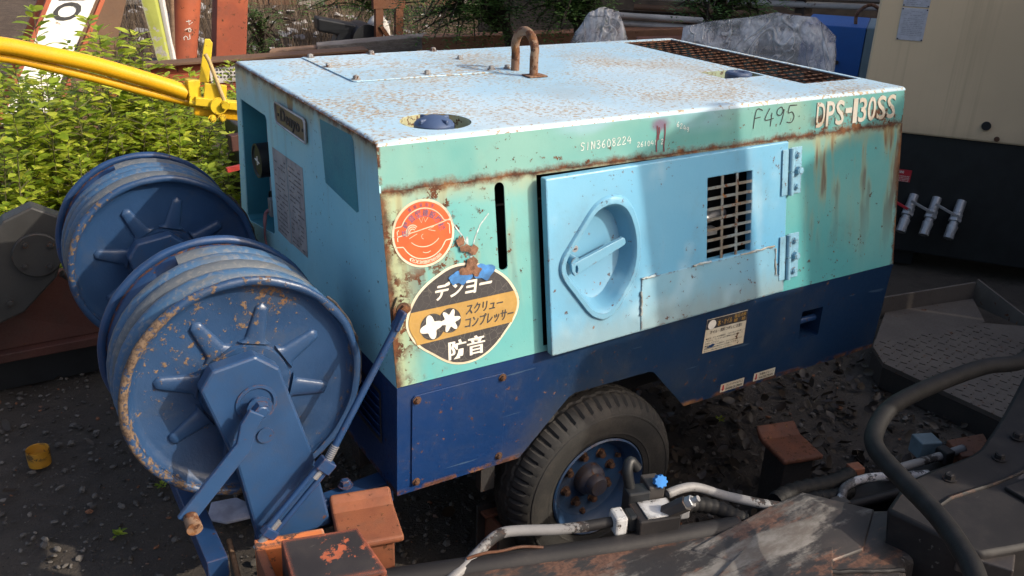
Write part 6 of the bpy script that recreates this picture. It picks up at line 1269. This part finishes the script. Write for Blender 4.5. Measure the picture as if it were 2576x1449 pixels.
def weed(x, y, h, nst, label, spread=0.16, size=0.060, group='weeds in the sunlit thicket', low_=0.15):
    t_ = thing('weed_plant', label, 'weed', (x, y, 0), group); lv = Leaves(); stm = MB()
    for k in range(nst):
        a = random.random()*6.28; r = spread*math.sqrt(random.random()); hh = h*random.uniform(.72, 1.0); lean = V3((math.cos(a), math.sin(a), 0))*random.uniform(.02, .22)
        b = V3((x+r*math.cos(a), y+r*math.sin(a), 0)); P = [b, b+lean*0.3*hh+V3((0, 0, hh*.5)), b+lean*hh+V3((0, 0, hh))]; P = smooth_path(P, 5)
        stm.tube(P, [0.006-0.0045*i/(len(P)-1) for i in range(len(P))], 5, cap=False)
        nn = int(hh/0.030); rot = random.random()*3
        for i in range(nn):
            f = low_+(1-low_)*(i+0.5)/nn; q = f*(len(P)-1); j = min(int(q), len(P)-2); p = P[j].lerp(P[j+1], q-j); rot += 1.45
            sz = size*(0.62+0.5*math.sin(min(1, f*1.15)*math.pi*0.85))*random.uniform(.75, 1.2)
            for s_ in (0, math.pi):
                ang = rot+s_+random.uniform(-.3, .3); d = V3((math.cos(ang), math.sin(ang), random.uniform(-.35, .35)+0.5*(f-.5))); pt = p+d.normalized()*random.uniform(.01, .03)
                lv.add(pt, d, V3((0, 0, 1))+rv(.35), sz)
                if random.random() < .42 and f < .93:       # side shoot
                    e = pt+d.normalized()*random.uniform(.03, .09)+V3((0, 0, .02)); stm.tube([p, e], [0.003, 0.0015], 4, cap=False)
                    for m_ in range(random.randint(2, 5)): a2 = random.random()*6.28; lv.add(e+rv(.012), V3((math.cos(a2), math.sin(a2), random.uniform(-.2, .5))), V3((0, 0, 1))+rv(.5), sz*random.uniform(.5, .85))
        for m_ in range(5): a2 = m_*1.25+random.random(); lv.add(P[-1]+rv(.006), V3((math.cos(a2), math.sin(a2), random.uniform(.2, 1.0))), V3((0, 0, 1))+rv(.3), size*random.uniform(.35, .6))
    stm.build('stem', 'stem', t_, smooth=60, fixn=False); stuff(lv.build('foliage', 'weedleaf', t_)); return t_
GEN = 'bright green broad-leaved weed in the thicket under the yellow bar'
spots = []
for j, y in enumerate((2.32, 2.62, 2.95, 3.3, 3.7)):
    for i in range(7):
        x = -1.15+0.27*i+0.06*(j % 2)+0.05*j+random.uniform(-.06, .06); spots.append((x, y+random.uniform(-.09, .09), j))
for x, y, j in spots:
    if j == 0 and x > 0.28: continue
    hh = (0.70, 0.86, 1.0, 1.06, 1.08)[j]*random.uniform(.9, 1.08)*(1.0 if x < 0.15 else 0.86)
    weed(x, y, hh, 7, GEN, 0.17)
weed(-0.52, 2.9, 1.46, 6, 'tall leafy weed rising before the steel angles at far left', 0.05, 0.085, group='tall weeds')
weed(-0.16, 3.0, 1.34, 6, 'tall leafy weed rising in front of the white board', 0.05, 0.085, group='tall weeds')
weed(0.10, 3.0, 1.26, 4, 'tall single-stemmed weed in front of the brown leaning pile', 0.03, 0.08, group='tall weeds', low_=.35)
weed(0.52, 3.0, 0.95, 3, 'small feathery weed in front of the orange beam plate', 0.06, 0.05, group='tall weeds')
weed(0.30, 1.75, 0.62, 5, 'low shaded weed between far reel and compressor end', 0.10, 0.06, group='tall weeds')
for k, (x, y, l_) in enumerate(((-0.62, 0.75, 'tiny green sprout on the dirt left of the near reel'), (-0.45, 0.95, 'tiny green sprout on the dirt beneath the near reel'), (1.62, 0.35, 'tiny green sprout on the dirt beyond the rusty stub'), (3.35, 0.72, 'small dark green sprout beside the step tray'), (-0.42, 1.75, 'tiny green sprout by the red oxide plate'))):
    t_ = thing('sprout', l_, 'sprout', (x, y, 0), 'sprouts on the dirt'); lv = Leaves()
    for m_ in range(16): a2 = random.random()*6.28; lv.add(V3((x, y, .006))+rv(.012)*V3((1, 1, 0)), V3((math.cos(a2), math.sin(a2), random.uniform(.1, 1.2))), V3((0, 0, 1)), random.uniform(.012, .026))
    lv.build('foliage', 'weedleaf', t_)
# background trees with feathery leaves
QV = np.array([(0, 0, 0), (.35, .22, .02), (1, 0, -.04), (.35, -.22, .02)]); QF = [(0, 1, 2, 3)]
def frond(lv, p, d, ln, sz):
    d = d.normalized(); n = int(ln/(sz*0.62)); sd = d.cross(V3((0, 0, 1))); sd = sd.normalized() if sd.length > .01 else V3((1, 0, 0))
    for i in range(n):
        q = p + d*ln*(i+1)/n - V3((0, 0, ln*0.35*((i+1)/n)**2))
        for s_ in (-1, 1): lv.add(q, sd*s_ + d*0.45 + rv(.15), V3((0, 0, 1))+rv(.3), sz*random.uniform(.8, 1.15), QV, QF)
def tree(name, label, base, top, crown, nbr, sz=0.05, ln=0.24, group='trees behind the yard', mat='treeleaf', tr_=0.07):
    t_ = thing(name, label, 'tree', base, group); b, tp = V3(base), V3(top)
    mid_ = (b+tp)/2 + rv(.12)*V3((1, 1, 0)); MB().tube(smooth_path([b, mid_, tp], 6), [tr_*(1-0.6*i/12) for i in range(13)], 10).build('trunk', 'bark', t_, smooth=60)
    lv = Leaves(); br = MB(); c, rad = V3(crown[0]), V3(crown[1])
    for k in range(nbr):
        th = random.random()*6.28; u = random.uniform(-1, 1); rr = random.random()**0.45; e = c + V3((rad.x*rr*math.cos(th)*math.sqrt(1-u*u), rad.y*rr*math.sin(th)*math.sqrt(1-u*u), rad.z*rr*u))
        s0 = b.lerp(tp, random.uniform(.55, 1.0)); pth = smooth_path([s0, (s0+e)/2+V3((0, 0, .12))+rv(.08), e], 4); br.tube(pth, [0.014*(1-i/len(pth))+.003 for i in range(len(pth))], 5, cap=False)
        for m_ in range(7): q = pth[random.randint(len(pth)//2, len(pth)-1)]; frond(lv, q+rv(.05), (e-s0).normalized()*0.4+rv(1.0)*V3((1, 1, .5)), ln*random.uniform(.6, 1.2), sz)
    br.build('branches', 'bark', t_, smooth=60, fixn=False); stuff(lv.build('crown', mat, t_)); return t_
tree('feathery_tree', 'dark green feathery tree with leaning trunk behind the lifting ring', (3.7, 5.45, 0), (3.35, 5.5, 1.5), ((3.05, 5.35, 1.16), (0.68, 0.45, 0.42)), 95, 0.045, 0.22)
tree('feathery_tree', 'dark green feathery tree left of the first wrapped machine', (4.15, 5.0, 0), (3.95, 4.9, 1.5), ((3.72, 4.75, 1.18), (0.55, 0.4, 0.34)), 70, 0.045, 0.22)
tree('feathery_tree', 'dark leafy tree hanging over the pipe rack at top right', (4.75, 3.85, 0), (4.35, 3.6, 1.7), ((4.25, 3.35, 1.36), (0.48, 0.4, 0.28)), 55, 0.045, 0.2)
tree('feathery_tree', 'leafy dark shrub in front of the board wall', (4.0, 9.6, 0.05), (4.1, 9.6, 0.9), ((3.9, 9.3, 0.75), (1.1, 0.6, 0.5)), 60, 0.05, 0.24)
tree('feathery_tree', 'low green shrub beside the flat orange pile', (2.1, 8.2, 0), (2.1, 8.2, 0.6), ((2.05, 8.1, 0.45), (0.3, 0.3, 0.4)), 26, 0.04, 0.16)
# dry grass on the far bank
mb = MB()
for k in range(5200):
    x, y = random.uniform(0.5, 7.5), random.uniform(8.2, 13); z = max(0, 0.10*min(6.0, y-9)*0.9)-0.02; a = random.random()*6.28; h = random.uniform(.12, .5); b = V3((x, y, z)); e = b+V3((math.cos(a)*h*.4, math.sin(a)*h*.4, h)); sd = V3((-math.sin(a), math.cos(a), 0))*0.006
    mb.add([b-sd, b+sd, e], [(0, 1, 2)])
tag(mb.build('dry_grass', 'straw', None, fixn=False), 'dry brown grass on the far dirt bank', 'grass', kind='stuff')

# ------------------------------------------------------------------ unseen blocks added right of and behind the camera to shade the yard
def sp(p, D, z=0): return V3((0.75*p+0.66*D, 0.66*p-0.75*D, z))
shd = thing('shade_blocks', 'stepped unseen block added right of the yard for shade', 'shade block', sp(4.3, 5.3))  # added out of view; stepped heights set where the shade on the yard ends
gr_ = plain('shade block grey', (0.16, 0.16, 0.16), 0.6)
MB().prism([sp(1.04, 5.0), sp(2.7, 5.0), sp(2.7, 8.0), sp(1.04, 8.0)], (0, 0, 3.72)).build('low_shade_block', gr_, shd)
MB().prism([sp(2.71, 5.0), sp(4.6, 5.0), sp(4.6, 8.0), sp(2.71, 8.0)], (0, 0, 4.60)).build('middle_shade_block', gr_, shd)
MB().prism([sp(4.61, 5.0), sp(7.4, 5.0), sp(7.4, 8.0), sp(4.61, 8.0)], (0, 0, 5.9)).build('tall_shade_block', gr_, shd)
MB().prism([sp(3.5, 4.98), sp(4.4, 4.98), sp(4.4, 4.98, 3.0), sp(3.5, 4.98, 3.0)], (0.02, -0.02, 0)).build('shade_block_panel', 'darksteel', shd)
exm = thing('shade_caster', 'dark unseen body added right of the camera for shade', 'excavator', sp(1.05, 3.4))  # added out of view; its sloped top shapes the shadow on the lower side
MB().loft([[sp(0.32, 3.0, 0.75), sp(1.70, 3.0, 0.75), sp(1.70, 4.6, 0.75), sp(0.32, 4.6, 0.75)], [sp(0.36, 3.0, 2.40), sp(1.70, 3.0, 1.72), sp(1.70, 4.6, 1.72), sp(0.36, 4.6, 2.40)]], True, True).build('sloped_shade_block', 'boomdark', exm, bevel=0.05)
MB().prism([sp(0.53, 3.05, 2.2), sp(0.86, 3.05, 2.2), sp(0.86, 3.5, 2.2), sp(0.53, 3.5, 2.2)], (0, 0, 0.70)).build('shade_band_post', 'boomdark', exm, bevel=0.02)  # post added to cast the upright shadow band across the door
for d_ in (2.95, 4.1): MB().prism([sp(0.35, d_), sp(1.75, d_), sp(1.75, d_+.5), sp(0.35, d_+.5)], (0, 0, 0.72)).build('shade_base', 'rubber', exm, bevel=0.12)
# every named material on curves is final; drop the lettering curve
bpy.data.curves.remove(TXT)
bpy.context.view_layer.update()
